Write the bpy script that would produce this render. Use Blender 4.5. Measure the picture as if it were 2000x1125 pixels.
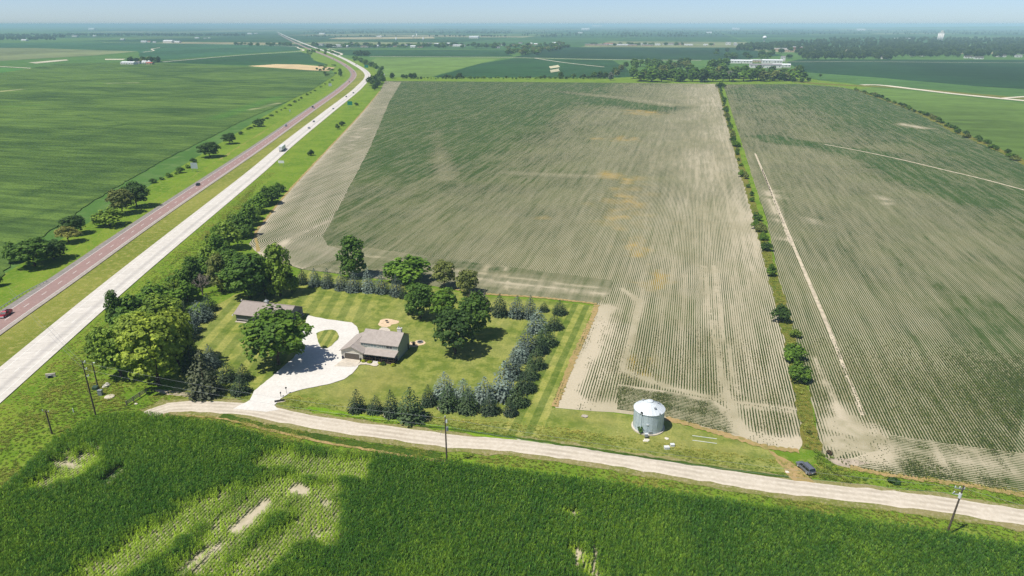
import bpy, bmesh, math, random
import numpy as np
from mathutils import Vector, Matrix
from mathutils.geometry import delaunay_2d_cdt

random.seed(7); RNG = np.random.default_rng(7)
for o in list(bpy.data.objects): bpy.data.objects.remove(o)
scene = bpy.context.scene
COL = scene.collection
R = math.radians

# ------------------------------------------------------------------ camera
CAM_H = 98.0
YAW = R(14.3)            # the section grid is square to the world axes; the drone looks 14.3 deg west of north
FPX = 1333.0             # focal length for a 2000 pixel wide frame
PITCH = math.atan((562.5 - 47.0) / FPX)
cam_data = bpy.data.cameras.new('Camera')
cam = bpy.data.objects.new('Camera', cam_data); COL.objects.link(cam)
cam.location = (0, 0, CAM_H)
cam.rotation_euler = (math.pi/2 - PITCH, 0, YAW)
cam_data.sensor_width = 36.0
cam_data.lens = 36.0 * FPX / 2000.0
cam_data.clip_start = 1.0; cam_data.clip_end = 120000.0
scene.camera = cam

# ------------------------------------------------------------------ sky, sun, exposure
SUN_EL = R(62.0)
SUN_AZ = math.atan2(-0.70, -0.71)      # compass bearing (east, north) of the sun: south-west
world = bpy.data.worlds.new('World'); scene.world = world
world.use_nodes = True
wn = world.node_tree; wn.nodes.clear()
sky = wn.nodes.new('ShaderNodeTexSky'); sky.sky_type = 'NISHITA'; sky.sun_disc = False
sky.sun_elevation = SUN_EL; sky.sun_rotation = SUN_AZ
sky.altitude = 300; sky.air_density = 0.5; sky.dust_density = 0.5; sky.ozone_density = 2.4
bg = wn.nodes.new('ShaderNodeBackground'); bg.inputs['Strength'].default_value = 0.12
wo = wn.nodes.new('ShaderNodeOutputWorld')
wn.links.new(sky.outputs[0], bg.inputs[0]); wn.links.new(bg.outputs[0], wo.inputs[0])
sun_data = bpy.data.lights.new('Sun', 'SUN'); sun_data.energy = 4.9; sun_data.angle = R(0.5)
sun_data.color = (1.0, 0.955, 0.88)
sun = bpy.data.objects.new('Sun', sun_data); COL.objects.link(sun)
to_sun = Vector((math.sin(SUN_AZ)*math.cos(SUN_EL), math.cos(SUN_AZ)*math.cos(SUN_EL), math.sin(SUN_EL)))
sun.rotation_euler = to_sun.to_track_quat('Z', 'Y').to_euler()
scene.view_settings.view_transform = 'Standard'
scene.view_settings.look = 'None'
scene.view_settings.exposure = 0.12
scene.view_settings.gamma = 1.0
scene.view_settings.use_curve_mapping = False
scene.render.engine = 'CYCLES'
scene.cycles.use_denoising = True
scene.cycles.denoising_prefilter = 'NONE'
scene.cycles.max_bounces = 5
scene.cycles.diffuse_bounces = 2
scene.cycles.glossy_bounces = 2
scene.cycles.transmission_bounces = 3
scene.cycles.transparent_max_bounces = 6
scene.cycles.volume_bounces = 1
scene.cycles.sample_clamp_indirect = 4.0
HAZE = 0.95e-4            # haze density per metre

# ------------------------------------------------------------------ survey: plan positions read off the photograph
_c, _s = math.cos(PITCH), math.sin(PITCH)
_cy, _sy = math.cos(YAW), math.sin(YAW)
def G(x, y):
    """(east, north) of the ground point the photograph shows at pixel x, y of 2000 x 1125"""
    u = (x-1000)/FPX; v = (y-562.5)/FPX
    k = CAM_H/(_s + v*_c)
    X, Y = u*k, (_c - v*_s)*k
    return (X*_cy - Y*_sy, X*_sy + Y*_cy)
def GP(pts): return [G(*p) for p in pts]
def depth(x, y):
    u = (x-1000)/FPX; v = (y-562.5)/FPX
    return CAM_H/(_s + v*_c)           # camera depth of that ground point: metres = px*depth/FPX
def height(bx, by, ty):
    v = (by-562.5)/FPX; Y = CAM_H*(_c - v*_s)/(_s + v*_c)
    v = (ty-562.5)/FPX
    return CAM_H - Y*(_s + v*_c)/(_c - v*_s)

# ------------------------------------------------------------------ small helpers
def tag(o, label=None, cat=None, group=None, kind=None):
    if label: o['label'] = label
    if cat: o['category'] = cat
    if group: o['group'] = group
    if kind: o['kind'] = kind
    return o
def link(name, data, parent=None):
    o = bpy.data.objects.new(name, data); COL.objects.link(o)
    if parent is not None: o.parent = parent
    return o
def empty(name, loc, rz=0.0):
    o = bpy.data.objects.new(name, None); COL.objects.link(o)
    o.empty_display_size = 0.5
    o.location = loc; o.rotation_euler = (0, 0, rz)
    return o
def copy_tree(o, parent=None):
    c = o.copy(); COL.objects.link(c); c.parent = parent
    for ch in list(o.children): copy_tree(ch, c)
    return c

class MB:
    """collects shapes; build() links them as ONE mesh object"""
    def __init__(s): s.v = []; s.f = []; s.m = []
    def add(s, verts, faces, mi=0):
        b = len(s.v); s.v += [tuple(p) for p in verts]
        s.f += [tuple(b+i for i in f) for f in faces]; s.m += [mi]*len(faces); return s
    def box(s, x0, x1, y0, y1, z0, z1, mi=0):
        v = [(x0,y0,z0),(x1,y0,z0),(x1,y1,z0),(x0,y1,z0),(x0,y0,z1),(x1,y0,z1),(x1,y1,z1),(x0,y1,z1)]
        return s.add(v, [(0,3,2,1),(4,5,6,7),(0,1,5,4),(1,2,6,5),(2,3,7,6),(3,0,4,7)], mi)
    def cyl(s, p, q, r0, r1=None, n=10, mi=0, caps=True):
        r1 = r0 if r1 is None else r1
        p = Vector(p); q = Vector(q); d = (q-p).normalized()
        a = Vector((1,0,0)) if abs(d.x) < 0.9 else Vector((0,1,0))
        e1 = d.cross(a).normalized(); e2 = d.cross(e1)
        v = []
        for c, r in ((p, r0), (q, r1)):
            for i in range(n):
                t = 2*math.pi*i/n; v.append(c + e1*(r*math.cos(t)) + e2*(r*math.sin(t)))
        f = [(i, (i+1) % n, n+(i+1) % n, n+i) for i in range(n)]
        if caps: f += [tuple(range(n-1, -1, -1)), tuple(range(n, 2*n))]
        return s.add(v, f, mi)
    def prism(s, poly, z0, z1, mi=0):
        n = len(poly)
        v = [(x, y, z0) for x, y in poly] + [(x, y, z1) for x, y in poly]
        f = [(i, (i+1) % n, n+(i+1) % n, n+i) for i in range(n)] + [tuple(range(n-1, -1, -1)), tuple(range(n, 2*n))]
        return s.add(v, f, mi)
    def loft(s, rings, mi=0, caps=True):
        n = len(rings[0]); v = [p for r in rings for p in r]; f = []
        for k in range(len(rings)-1):
            for i in range(n):
                j = (i+1) % n; f.append((k*n+i, k*n+j, (k+1)*n+j, (k+1)*n+i))
        if caps: f += [tuple(range(n-1, -1, -1)), tuple((len(rings)-1)*n+i for i in range(n))]
        return s.add(v, f, mi)
    def mesh(s, name, mats, smooth=False):
        me = bpy.data.meshes.new(name); me.from_pydata(s.v, [], s.f)
        for m in (mats if isinstance(mats, (list, tuple)) else [mats]): me.materials.append(m)
        me.polygons.foreach_set('material_index', s.m)
        if smooth: me.polygons.foreach_set('use_smooth', [True]*len(s.f))
        bm = bmesh.new(); bm.from_mesh(me); bmesh.ops.recalc_face_normals(bm, faces=bm.faces); bm.to_mesh(me); bm.free()
        me.update(); return me
    def build(s, name, mats, parent=None, smooth=False):
        return link(name, s.mesh(name, mats, smooth), parent)

# ---- numpy noise
_perm = RNG.random((256, 256))
def vnoise(x, y):
    x = np.asarray(x, float); y = np.asarray(y, float)
    xi = np.floor(x).astype(int); yi = np.floor(y).astype(int)
    fx = x-xi; fy = y-yi; fx = fx*fx*(3-2*fx); fy = fy*fy*(3-2*fy)
    a = _perm[xi % 256, yi % 256]; b = _perm[(xi+1) % 256, yi % 256]
    c = _perm[xi % 256, (yi+1) % 256]; d = _perm[(xi+1) % 256, (yi+1) % 256]
    return (a*(1-fx)+b*fx)*(1-fy) + (c*(1-fx)+d*fx)*fy
def fbm(x, y, oct=4):
    t = 0; a = 0.5; n = 0
    for k in range(oct):
        t = t + a*vnoise(x*2**k + 17.3*k, y*2**k + 5.1*k); n += a; a *= 0.5
    return t/n
def sst(a, b, x):
    t = np.clip((np.asarray(x, float)-a)/(b-a), 0, 1); return t*t*(3-2*t)
def segdist(P, a, b):
    a = np.array(a); b = np.array(b); d = b-a
    t = np.clip(((P-a) @ d)/max(1e-9, d @ d), 0, 1)
    return np.linalg.norm(P - (a + t[:, None]*d), axis=1)
def polydist(P, pts):
    d = np.full(len(P), 1e9)
    for a, b in zip(pts[:-1], pts[1:]): d = np.minimum(d, segdist(P, a, b))
    return d
def blob(P, pts, r, soft=None, wob=0.35, ws=None):
    """0..1 mask round a polyline, with a ragged edge"""
    soft = soft or r*0.5; ws = ws or max(3.0, r*0.8)
    d = polydist(P, pts) if len(pts) > 1 else np.linalg.norm(P - np.array(pts[0]), axis=1)
    d = d*(1 + wob*2*(fbm(P[:, 0]/ws, P[:, 1]/ws, 3)-0.5))
    return 1 - sst(r-soft, r+soft, d)
def inpoly(P, poly):
    x, y = P[:, 0], P[:, 1]; r = np.zeros(len(P), bool); n = len(poly)
    for i in range(n):
        x0, y0 = poly[i]; x1, y1 = poly[(i+1) % n]
        c = ((y0 > y) != (y1 > y)) & (x < (x1-x0)*(y-y0)/((y1-y0) or 1e-9) + x0)
        r ^= c
    return r
def resample(poly, step, jit=0.0, closed=True):
    out = []; n = len(poly); rr = random.Random(len(poly)*13+int(step*10))
    for i in range(n if closed else n-1):
        a = poly[i]; b = poly[(i+1) % n]; L = math.dist(a, b); k = max(1, int(round(L/step)))
        nx, ny = -(b[1]-a[1])/max(L, 1e-6), (b[0]-a[0])/max(L, 1e-6)
        for j in range(k):
            t = j/k; q = rr.uniform(-jit, jit) if j else 0
            out.append((a[0]+(b[0]-a[0])*t+nx*q, a[1]+(b[1]-a[1])*t+ny*q))
    if not closed: out.append(poly[-1])
    return out
def smooth_line(pts, step):
    """Catmull-Rom through plan points, resampled"""
    P = [2*np.array(pts[0])-np.array(pts[1])] + [np.array(p) for p in pts] + [2*np.array(pts[-1])-np.array(pts[-2])]
    out = []
    for i in range(1, len(P)-2):
        p0, p1, p2, p3 = P[i-1:i+3]
        n = max(2, int(np.linalg.norm(p2-p1)/step))
        d01, d12, d23 = [max(1e-3, np.linalg.norm(b-a))**0.5 for a, b in ((p0, p1), (p1, p2), (p2, p3))]
        m1 = d12*((p1-p0)/d01 - (p2-p0)/(d01+d12) + (p2-p1)/d12)
        m2 = d12*((p2-p1)/d12 - (p3-p1)/(d12+d23) + (p3-p2)/d23)
        for k in range(n):
            t = k/n
            out.append((2*t**3-3*t*t+1)*p1 + (t**3-2*t*t+t)*m1 + (-2*t**3+3*t*t)*p2 + (t**3-t*t)*m2)
    out.append(P[-2]); return np.array(out)
def frame_of(line):
    t = np.gradient(line, axis=0); t /= np.linalg.norm(t, axis=1)[:, None]
    return t, np.stack([t[:, 1], -t[:, 0]], 1)        # tangent, right-hand normal

# ------------------------------------------------------------------ materials
def srgb(r, g, b):
    f = lambda c: (c/255)/12.92 if c/255 <= 0.04045 else ((c/255+0.055)/1.055)**2.4
    return (f(r), f(g), f(b), 1)
class NT:
    def __init__(s, name):
        s.m = bpy.data.materials.new(name); s.m.use_nodes = True
        s.t = s.m.node_tree; s.t.nodes.clear()
        s.out = s.t.nodes.new('ShaderNodeOutputMaterial')
    def n(s, typ, **kw):
        nd = s.t.nodes.new('ShaderNode'+typ)
        for k, v in kw.items(): setattr(nd, k, v)
        return nd
    def L(s, a, b): s.t.links.new(a, b)
    def setin(s, sock, val):
        if hasattr(val, 'is_output'): s.L(val, sock)
        else: sock.default_value = val
    def math(s, op, a, b=None, c=None, clamp=False):
        nd = s.n('Math', operation=op, use_clamp=clamp)
        for i, v in enumerate((a, b, c)):
            if v is not None: s.setin(nd.inputs[i], v)
        return nd.outputs[0]
    def mix(s, f, a, b, mode='MIX'):
        nd = s.n('Mix', data_type='RGBA', blend_type=mode)
        s.setin(nd.inputs[0], f); s.setin(nd.inputs[6], a); s.setin(nd.inputs[7], b); return nd.outputs[2]
    def rng(s, v, a, b, c=0.0, d=1.0, smooth=True):
        nd = s.n('MapRange', interpolation_type='SMOOTHSTEP' if smooth else 'LINEAR')
        for i, x in enumerate((v, a, b, c, d)): s.setin(nd.inputs[i], x)
        return nd.outputs[0]
    def pos(s): return s.n('NewGeometry').outputs['Position']
    def noise(s, vec, scale, detail=3.0, rough=0.55, sx=1, sy=1, sz=1):
        if (sx, sy, sz) != (1, 1, 1):
            mp = s.n('Mapping'); s.L(vec, mp.inputs[0]); mp.inputs['Scale'].default_value = (sx, sy, sz); vec = mp.outputs[0]
        nd = s.n('TexNoise'); s.L(vec, nd.inputs['Vector'])
        nd.inputs['Scale'].default_value = scale; nd.inputs['Detail'].default_value = detail; nd.inputs['Roughness'].default_value = rough
        return nd.outputs[0]
    def attr(s, name, kind='GEOMETRY'):
        nd = s.n('Attribute', attribute_type=kind); nd.attribute_name = name; return nd
    def bump(s, h, strength, dist):
        nd = s.n('Bump'); nd.inputs['Strength'].default_value = strength; nd.inputs['Distance'].default_value = dist
        s.L(h, nd.inputs['Height']); return nd.outputs[0]
    def bsdf(s, color, rough=0.9, spec=0.2, metal=0.0, normal=None):
        b = s.n('BsdfPrincipled'); s.setin(b.inputs['Base Color'], color); s.setin(b.inputs['Roughness'], rough)
        b.inputs['Specular IOR Level'].default_value = spec; b.inputs['Metallic'].default_value = metal
        if normal is not None: s.L(normal, b.inputs['Normal'])
        return b.outputs[0]
    def done(s, sh): s.L(sh, s.out.inputs['Surface']); return s.m

def plain(name, col, rough=0.7, spec=0.3, metal=0.0, var=0.12, scale=1.5, bump=0.0):
    t = NT(name); p = t.pos(); nz = t.noise(p, scale, 4)
    dark = tuple(c*(1-var) for c in col[:3]) + (1,); lite = tuple(min(1, c*(1+var)) for c in col[:3]) + (1,)
    c = t.mix(t.rng(nz, 0.3, 0.7), dark, lite)
    return t.done(t.bsdf(c, rough, spec, metal, t.bump(nz, bump, 0.02) if bump else None))

# --- crop rows: soil and plants mixed along a 'row' coordinate; cover, yellowing and bare tracks vary over the field
def crop_material(name, soil, soil2, green, green2, pitch=0.762):
    t = NT(name); p = t.pos()
    m = t.attr('mask').outputs['Color']; sep = t.n('SeparateColor'); t.L(m, sep.inputs[0])
    cover, yellow, pale = sep.outputs[0], sep.outputs[1], sep.outputs[2]
    row = t.attr('row').outputs['Fac']
    wob = t.noise(p, 0.35, 2)
    ph = t.math('MULTIPLY', t.math('ADD', row, t.math('MULTIPLY', t.math('SUBTRACT', wob, 0.5), 0.25)), 2*math.pi/pitch)
    st = t.math('ADD', t.math('MULTIPLY', t.math('COSINE', ph), 0.5), 0.5)
    n1 = t.noise(p, 1.6, 3, 0.65); n2 = t.noise(p, 0.12, 4, 0.6); n3 = t.noise(p, 0.02, 4)
    ce = t.math('ADD', cover, t.math('MULTIPLY', t.math('SUBTRACT', n1, 0.5), 0.45))
    sk = t.noise(p, 1.0, 6, 0.62, 0.30, 0.007)
    sk2 = t.rng(t.noise(p, 1.0, 5, 0.7, 0.40, 0.03), 0.40, 0.62)
    ce = t.math('ADD', ce, t.math('MULTIPLY', t.math('SUBTRACT', n2, 0.5), 0.6))
    ce = t.math('ADD', ce, t.math('MULTIPLY', t.math('SUBTRACT', sk, 0.5), 0.95))
    ce = t.math('ADD', ce, t.math('MULTIPLY', t.math('SUBTRACT', sk2, 0.5), 0.26))
    thr = t.math('SUBTRACT', 1.0, ce)
    plant = t.rng(st, t.math('SUBTRACT', thr, 0.17), t.math('ADD', thr, 0.17))
    plant = t.math('MULTIPLY', plant, t.rng(cover, 0.02, 0.18))
    sc = t.mix(t.rng(n2, 0.3, 0.7), soil, soil2)
    sc = t.mix(t.math('MULTIPLY', pale, t.rng(n1, 0.2, 0.8, 0.6, 1.0)), sc, srgb(192, 180, 156))
    gc = t.mix(t.rng(n3, 0.35, 0.65), green, green2)
    gc = t.mix(t.rng(n1, 0.4, 0.8, 0, 0.4), gc, tuple(c*1.5 for c in green2[:3])+(1,))
    gc = t.mix(t.rng(cover, 0.75, 1.1, 0, 0.7), gc, srgb(60,86,42))
    gc = t.mix(yellow, gc, srgb(178, 142, 40))
    c = t.mix(plant, sc, gc)
    h = t.math('ADD', t.math('MULTIPLY', plant, 0.8), n1)
    return t.done(t.bsdf(c, 0.95, 0.1, normal=t.bump(h, 0.5, 0.25)))

# --- rough grass of the verges
def grass_material(name, cols, scale=1.0, streak=(1, 1), bump=0.6):
    t = NT(name); p = t.pos()
    a = t.noise(p, 0.045*scale, 5, 0.6, streak[0], streak[1]); b = t.noise(p, 0.4*scale, 4, 0.6); d = t.noise(p, 3.0*scale, 3, 0.7)
    c = t.mix(t.rng(a, 0.36, 0.64), cols[0], cols[1])
    c = t.mix(t.rng(b, 0.45, 0.72), c, cols[2])
    c = t.mix(t.rng(d, 0.35, 0.75, 0, 0.55), c, cols[3])
    h = t.math('ADD', b, t.math('MULTIPLY', d, 0.5))
    return t.done(t.bsdf(c, 0.95, 0.1, normal=t.bump(h, bump, 0.5)))

def leaf_material(name, trans=0.25, gain=1.0):
    t = NT(name); oi = t.n('ObjectInfo')
    lf = t.attr('leaf').outputs['Fac']
    k = t.rng(lf, 0, 1, 0.5*gain, 1.5*gain, smooth=False)
    hs = t.n('HueSaturation'); t.L(oi.outputs['Color'], hs.inputs['Color'])
    t.setin(hs.inputs['Hue'], t.rng(lf, 0, 1, 0.515, 0.485, smooth=False)); t.L(k, hs.inputs['Value'])
    b = t.bsdf(hs.outputs[0], 0.6, 0.25)
    tr = t.n('BsdfTranslucent'); t.L(hs.outputs[0], tr.inputs[0])
    mx = t.n('MixShader'); mx.inputs[0].default_value = trans
    t.L(b, mx.inputs[1]); t.L(tr.outputs[0], mx.inputs[2])
    return t.done(mx.outputs[0])
def tone_leaf_material(name, lo, hi, trans=0.2):
    """for scattered plants: colour runs lo..hi with the per-plant 'tone'"""
    t = NT(name); tn = t.attr('tone', 'INSTANCER').outputs['Fac']; lf = t.attr('leaf').outputs['Fac']
    c = t.mix(tn, lo, hi)
    hs = t.n('HueSaturation'); t.L(c, hs.inputs['Color']); t.L(t.rng(lf, 0, 1, 0.5, 1.6, smooth=False), hs.inputs['Value'])  # random leaf tone, spread wide to put highlight flecks into the colour
    b = t.bsdf(hs.outputs[0], 0.5, 0.2)
    tr = t.n('BsdfTranslucent'); t.L(hs.outputs[0], tr.inputs[0])
    mx = t.n('MixShader'); mx.inputs[0].default_value = trans
    t.L(b, mx.inputs[1]); t.L(tr.outputs[0], mx.inputs[2])
    return t.done(mx.outputs[0])

M = {}
M['verge'] = grass_material('verge_grass', (srgb(92,122,30), srgb(116,140,40), srgb(132,142,62), srgb(74,106,22)))
M['far_grass'] = grass_material('far_grass', (srgb(70,104,44), srgb(86,118,54), srgb(98,122,66), srgb(66,100,44)), 0.2)
M['bank'] = grass_material('bank_grass', (srgb(98,128,32), srgb(122,142,44), srgb(140,142,66), srgb(78,110,24)), 1.6)
M['median'] = grass_material('median_grass', (srgb(112,122,46), srgb(140,140,66), srgb(160,152,86), srgb(88,108,36)), 1.0, (1.0, 0.22))
M['dry'] = grass_material('dry_grass', (srgb(172,144,98), srgb(150,132,80), srgb(116,120,56), srgb(184,160,116)), 2.0)
M['weed_edge'] = grass_material('weed_edge', (srgb(118,112,52), srgb(96,108,40), srgb(140,124,60), srgb(84,98,30)), 2.0)
M['soy'] = crop_material('soybean_rows', srgb(147,140,111), srgb(164,156,128), srgb(50,68,34), srgb(70,84,42))
M['soy_left'] = crop_material('sparse_rows', srgb(150,142,120), srgb(164,156,134), srgb(60,76,40), srgb(78,90,50), 0.98)
M['corn_far'] = None
M['soil'] = plain('bare_soil', srgb(168,155,136), 0.95, 0.1, var=0.18, scale=0.6, bump=0.3)
M['white_metal'] = plain('white_metal', srgb(214,216,214), 0.45, 0.4, var=0.05)
M['galv'] = None
M['wood_pole'] = plain('weathered_pole', srgb(92,82,70), 0.9, 0.1, var=0.25, scale=4)
M['dark'] = plain('dark_plastic', srgb(34,34,36), 0.6, 0.3)
M['grey'] = plain('grey_metal', srgb(132,138,140), 0.5, 0.4, var=0.1)
M['green_box'] = plain('green_enamel', srgb(52,74,58), 0.5, 0.4)
M['concrete'] = plain('concrete', srgb(196,186,170), 0.9, 0.2, var=0.12, scale=0.8)
M['rubber'] = plain('rubber', srgb(28,28,30), 0.85, 0.2)
M['bark'] = plain('bark', srgb(88,74,60), 0.95, 0.1, var=0.3, scale=3)
M['grey_bark'] = plain('grey_bark', srgb(134,124,114), 0.95, 0.1, var=0.25, scale=3)
M['leaf'] = leaf_material('leaves', 0.36)
M['needle'] = leaf_material('needles', 0.08)

def glass_mat(name, col):
    t = NT(name); return t.done(t.bsdf(col, 0.12, 0.6))
M['glass'] = glass_mat('window_glass', srgb(52,62,66))
M['car_glass'] = glass_mat('car_glass', srgb(24,28,32))

# ------------------------------------------------------------------ ground sheets
def add_attr(me, name, kind, arr):
    a = me.attributes.new(name, kind, 'POINT')
    a.data.foreach_set('color' if kind == 'FLOAT_COLOR' else 'value', np.asarray(arr, np.float32).ravel())
def sheet(name, poly, z, mat, step=None, paint=None, jit=0.0, bstep=8.0, skirt=0.0, kind='structure', fine=None):
    """a flat polygon sheet, triangulated with inner points when it carries painted attributes"""
    B = resample(poly, bstep, jit)
    pts = [Vector(p) for p in B]
    if step:
        A = np.array(B); lo = A.min(0); hi = A.max(0)
        def grid(st):
            gx, gy = np.meshgrid(np.arange(lo[0], hi[0], st), np.arange(lo[1], hi[1], st))
            return np.stack([gx.ravel(), gy.ravel()], 1) + RNG.uniform(-0.2, 0.2, (gx.size, 2))*st
        if fine:
            st2, lim = fine
            g1 = grid(step); g1 = g1[g1[:, 1] >= lim]; g2 = grid(st2); g2 = g2[g2[:, 1] < lim]
            Q = np.concatenate([g1, g2])
        else: Q = grid(step)
        Q = Q[inpoly(Q, B)]
        keep = polydist(Q, B + [B[0]]) > 0.4*min(step, bstep) if len(B) < 400 else np.ones(len(Q), bool)
        pts += [Vector(p) for p in Q[keep]]
    V, _, F, _, _, _ = delaunay_2d_cdt(pts, [], [list(range(len(B)))], 1, 1e-4)
    P = np.array([tuple(v) for v in V]); n = len(P)
    verts = [(x, y, z) for x, y in P]; faces = [tuple(f) for f in F]
    me = bpy.data.meshes.new(name)
    if skirt:
        k = len(verts); verts += [(x, y, z-skirt) for x, y in B]
        for x, y in B: pass
        m = len(B); top = len(verts)
        verts += [(x, y, z) for x, y in B]
        faces += [(k+i, k+(i+1) % m, top+(i+1) % m, top+i) for i in range(m)]
        P = np.concatenate([P, np.array(B), np.array(B)])
    me.from_pydata(verts, [], faces); me.materials.append(mat)
    if paint:
        d = paint(P)
        if 'mask' in d: add_attr(me, 'mask', 'FLOAT_COLOR', np.clip(d['mask'], 0, 1))
        if 'row' in d: add_attr(me, 'row', 'FLOAT', d['row'])
    bm = bmesh.new(); bm.from_mesh(me)
    for f in bm.faces:
        if f.normal.z < -0.5: f.normal_flip()
    bm.to_mesh(me); bm.free()
    o = link(name, me); tag(o, kind=kind); return o
def ribbon(name, line, offs, z, mat, parent=None, jit=0.0, attr=False, kind='structure'):
    """strip along a plan line; offs: offsets to the right, from left to right"""
    t, nr = frame_of(line); k = len(offs); v = []
    for i, p in enumerate(line):
        for j, o in enumerate(offs):
            q = o + (random.uniform(-jit, jit) if jit and j in (0, k-1) else 0)
            zz = z[j] if isinstance(z, (list, tuple)) else z
            v.append((p[0]+nr[i, 0]*q, p[1]+nr[i, 1]*q, zz))
    f = [(i*k+j, i*k+j+1, (i+1)*k+j+1, (i+1)*k+j) for i in range(len(line)-1) for j in range(k-1)]
    me = bpy.data.meshes.new(name); me.from_pydata(v, [], f); me.materials.append(mat)
    if attr:
        add_attr(me, 'across', 'FLOAT', [o for _ in line for o in offs])
        sl = np.concatenate([[0], np.cumsum(np.linalg.norm(np.diff(line, axis=0), axis=1))]); add_attr(me, 'along', 'FLOAT', np.repeat(sl, k))
    o = link(name, me, parent)
    if parent is None: tag(o, kind=kind)
    return o

# base ground to the horizon
me = bpy.data.meshes.new('ground')
X0, X1, Y0, Y1 = -42000, 42000, -1500, 46000
vs = []; fs = []
xs = [X0, -6000, -900, 900, 6000, X1]; ys = [Y0, 0, 1500, 8000, Y1]
for y in ys:
    for x in xs: vs.append((x, y, 0))
for j in range(len(ys)-1):
    for i in range(len(xs)-1): fs.append((j*6+i, j*6+i+1, j*6+i+7, j*6+i+6))
me.from_pydata(vs, [], fs); me.materials.append(M['far_grass'])
tag(link('ground', me), kind='structure')

# --- patchwork of far fields, square to the section grid
def farmland_material():
    t = NT('farmland'); p = t.pos(); c = t.attr('mask').outputs['Color']
    a = t.noise(p, 0.004, 5, 0.6, 1, 0.5); b = t.noise(p, 0.05, 4, 0.6)
    b2 = t.noise(p, 0.03, 5, 0.7, 0.25, 1.0)
    k = t.math('ADD', t.rng(a, 0.3, 0.7, 0.76, 1.2), t.rng(b, 0.3, 0.7, -0.1, 0.1)); k = t.math('ADD', k, t.rng(b2, 0.35, 0.65, -0.14, 0.14))
    hs = t.n('HueSaturation'); t.L(c, hs.inputs['Color']); t.L(k, hs.inputs['Value'])
    return t.done(t.bsdf(hs.outputs[0], 0.95, 0.1))
M['farm'] = farmland_material()
CROPS = [srgb(48,78,40), srgb(56,88,46), srgb(66,98,52), srgb(44,72,42), srgb(84,106,58), srgb(116,122,82), srgb(140,134,100), srgb(60,92,44)]
WTS = [0.2, 0.2, 0.16, 0.16, 0.1, 0.08, 0.05, 0.05]
vs = []; fs = []; cols = []
def quad_field(x0, x1, y0, y1, c, z=0.06):
    b = len(vs); vs.extend([(x0, y0, z), (x1, y0, z), (x1, y1, z), (x0, y1, z)]); fs.append((b, b+1, b+2, b+3)); cols.extend([c]*4)
N0 = 1230.0
j = 0; y = N0 + 1620
while y < 26000:
    for i in range(-18, 26):
        x = i*1609 - 520
        if abs(x) > 0.95*y + 1500: continue
        for (ax, bx) in ((0, 0.5), (0.5, 1)):
            n = random.choice((1, 2, 2, 3, 4)) 
            for k in range(n):
                c = CROPS[np.random.default_rng(int(abs(x)*7+y*3+ax*11+k)).choice(8, p=WTS)]
                quad_field(x+ax*1609+8, x+bx*1609-8, y+1609*k/n+4, y+1609*(k+1)/n-10, c)
    y += 1609
me = bpy.data.meshes.new('far_fields'); me.from_pydata(vs, [], fs); me.materials.append(M['farm'])
add_attr(me, 'mask', 'FLOAT_COLOR', np.array(cols)); tag(link('far_fields', me), kind='structure')

def flat_field(name, px, col, z=0.12):
    P = GP(px); B = resample(P, 60, 3.0)
    V, _, F, _, _, _ = delaunay_2d_cdt([Vector(p) for p in B], [], [list(range(len(B)))], 1, 1e-4)
    me = bpy.data.meshes.new(name); me.from_pydata([(v[0], v[1], z) for v in V], [], [tuple(f) for f in F]); me.materials.append(M['farm'])
    add_attr(me, 'mask', 'FLOAT_COLOR', np.array([col]*len(V)))
    o = link(name, me); tag(o, kind='structure'); return o
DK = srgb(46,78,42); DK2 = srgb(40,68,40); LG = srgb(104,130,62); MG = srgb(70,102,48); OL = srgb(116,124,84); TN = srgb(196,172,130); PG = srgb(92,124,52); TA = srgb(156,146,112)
flat_field('bean_field', [(845,151),(868,144),(940,124),(1005,113.5),(1196,118),(1250,150),(1195,152)], DK, 0.14)
flat_field('hay_field', [(745,151),(735,140),(725,118),(735,113),(985,113),(938,124),(862,144),(838,151)], LG, 0.13)
flat_field('bean_field', [(655,107),(640,101),(660,97),(985,98),(1002,110),(900,111),(720,110)], DK, 0.14)
flat_field('bean_field', [(1003,112),(1060,97),(1080,92),(1440,93),(1530,108),(1440,117),(1370,117),(1190,116)], DK2, 0.12)
flat_field('crop_field', [(1535,121),(1560,116),(2060,117),(2300,125),(2300,190),(2060,178),(1900,168),(1720,152),(1570,141)], DK2, 0.16)  # dark tone is a cloud's shadow put into the crop colour
flat_field('hay_field', [(1480,134),(1560,139),(1720,152),(1900,168),(2200,190),(2200,205),(1990,188),(1760,172),(1690,165),(1600,157)], srgb(74,106,52), 0.14)
flat_field('pasture', [(1672,176),(1700,171),(1780,177),(1990,200),(2300,230),(2300,420),(2010,322),(1950,292),(1880,262),(1800,222),(1740,198)], srgb(92,116,52), 0.14)
flat_field('wheat_field', [(-300,92),(70,94),(270,100.5),(190,108),(0,119),(-300,125)], OL, 0.15)
flat_field('bean_field', [(-300,85),(300,84),(480,87),(582,91),(588,98),(470,106),(320,117),(275,117),(270,100.5),(70,94),(-300,92)], srgb(56,92,60), 0.12)
flat_field('stubble_field', [(484,129),(540,125.5),(585,126),(655,132),(642,139),(600,137)], TN, 0.20)
flat_field('bean_field', [(285,121),(470,108),(590,102),(605,106),(612,118),(640,127),(585,125),(480,128)], DK, 0.14)
flat_field('stubble_field', [(660,73),(845,71),(850,75),(700,77),(640,76)], TA, 0.14)
flat_field('stubble_field', [(55,122),(130,116),(134,118),(70,124)], srgb(190,184,160), 0.22)
flat_field('stubble_field', [(205,115),(245,115),(240,117),(205,117)], srgb(190,184,160), 0.22)
flat_field('hay_field', [(0,133),(90,136),(60,141),(0,142)], srgb(80,124,56), 0.22)
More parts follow.
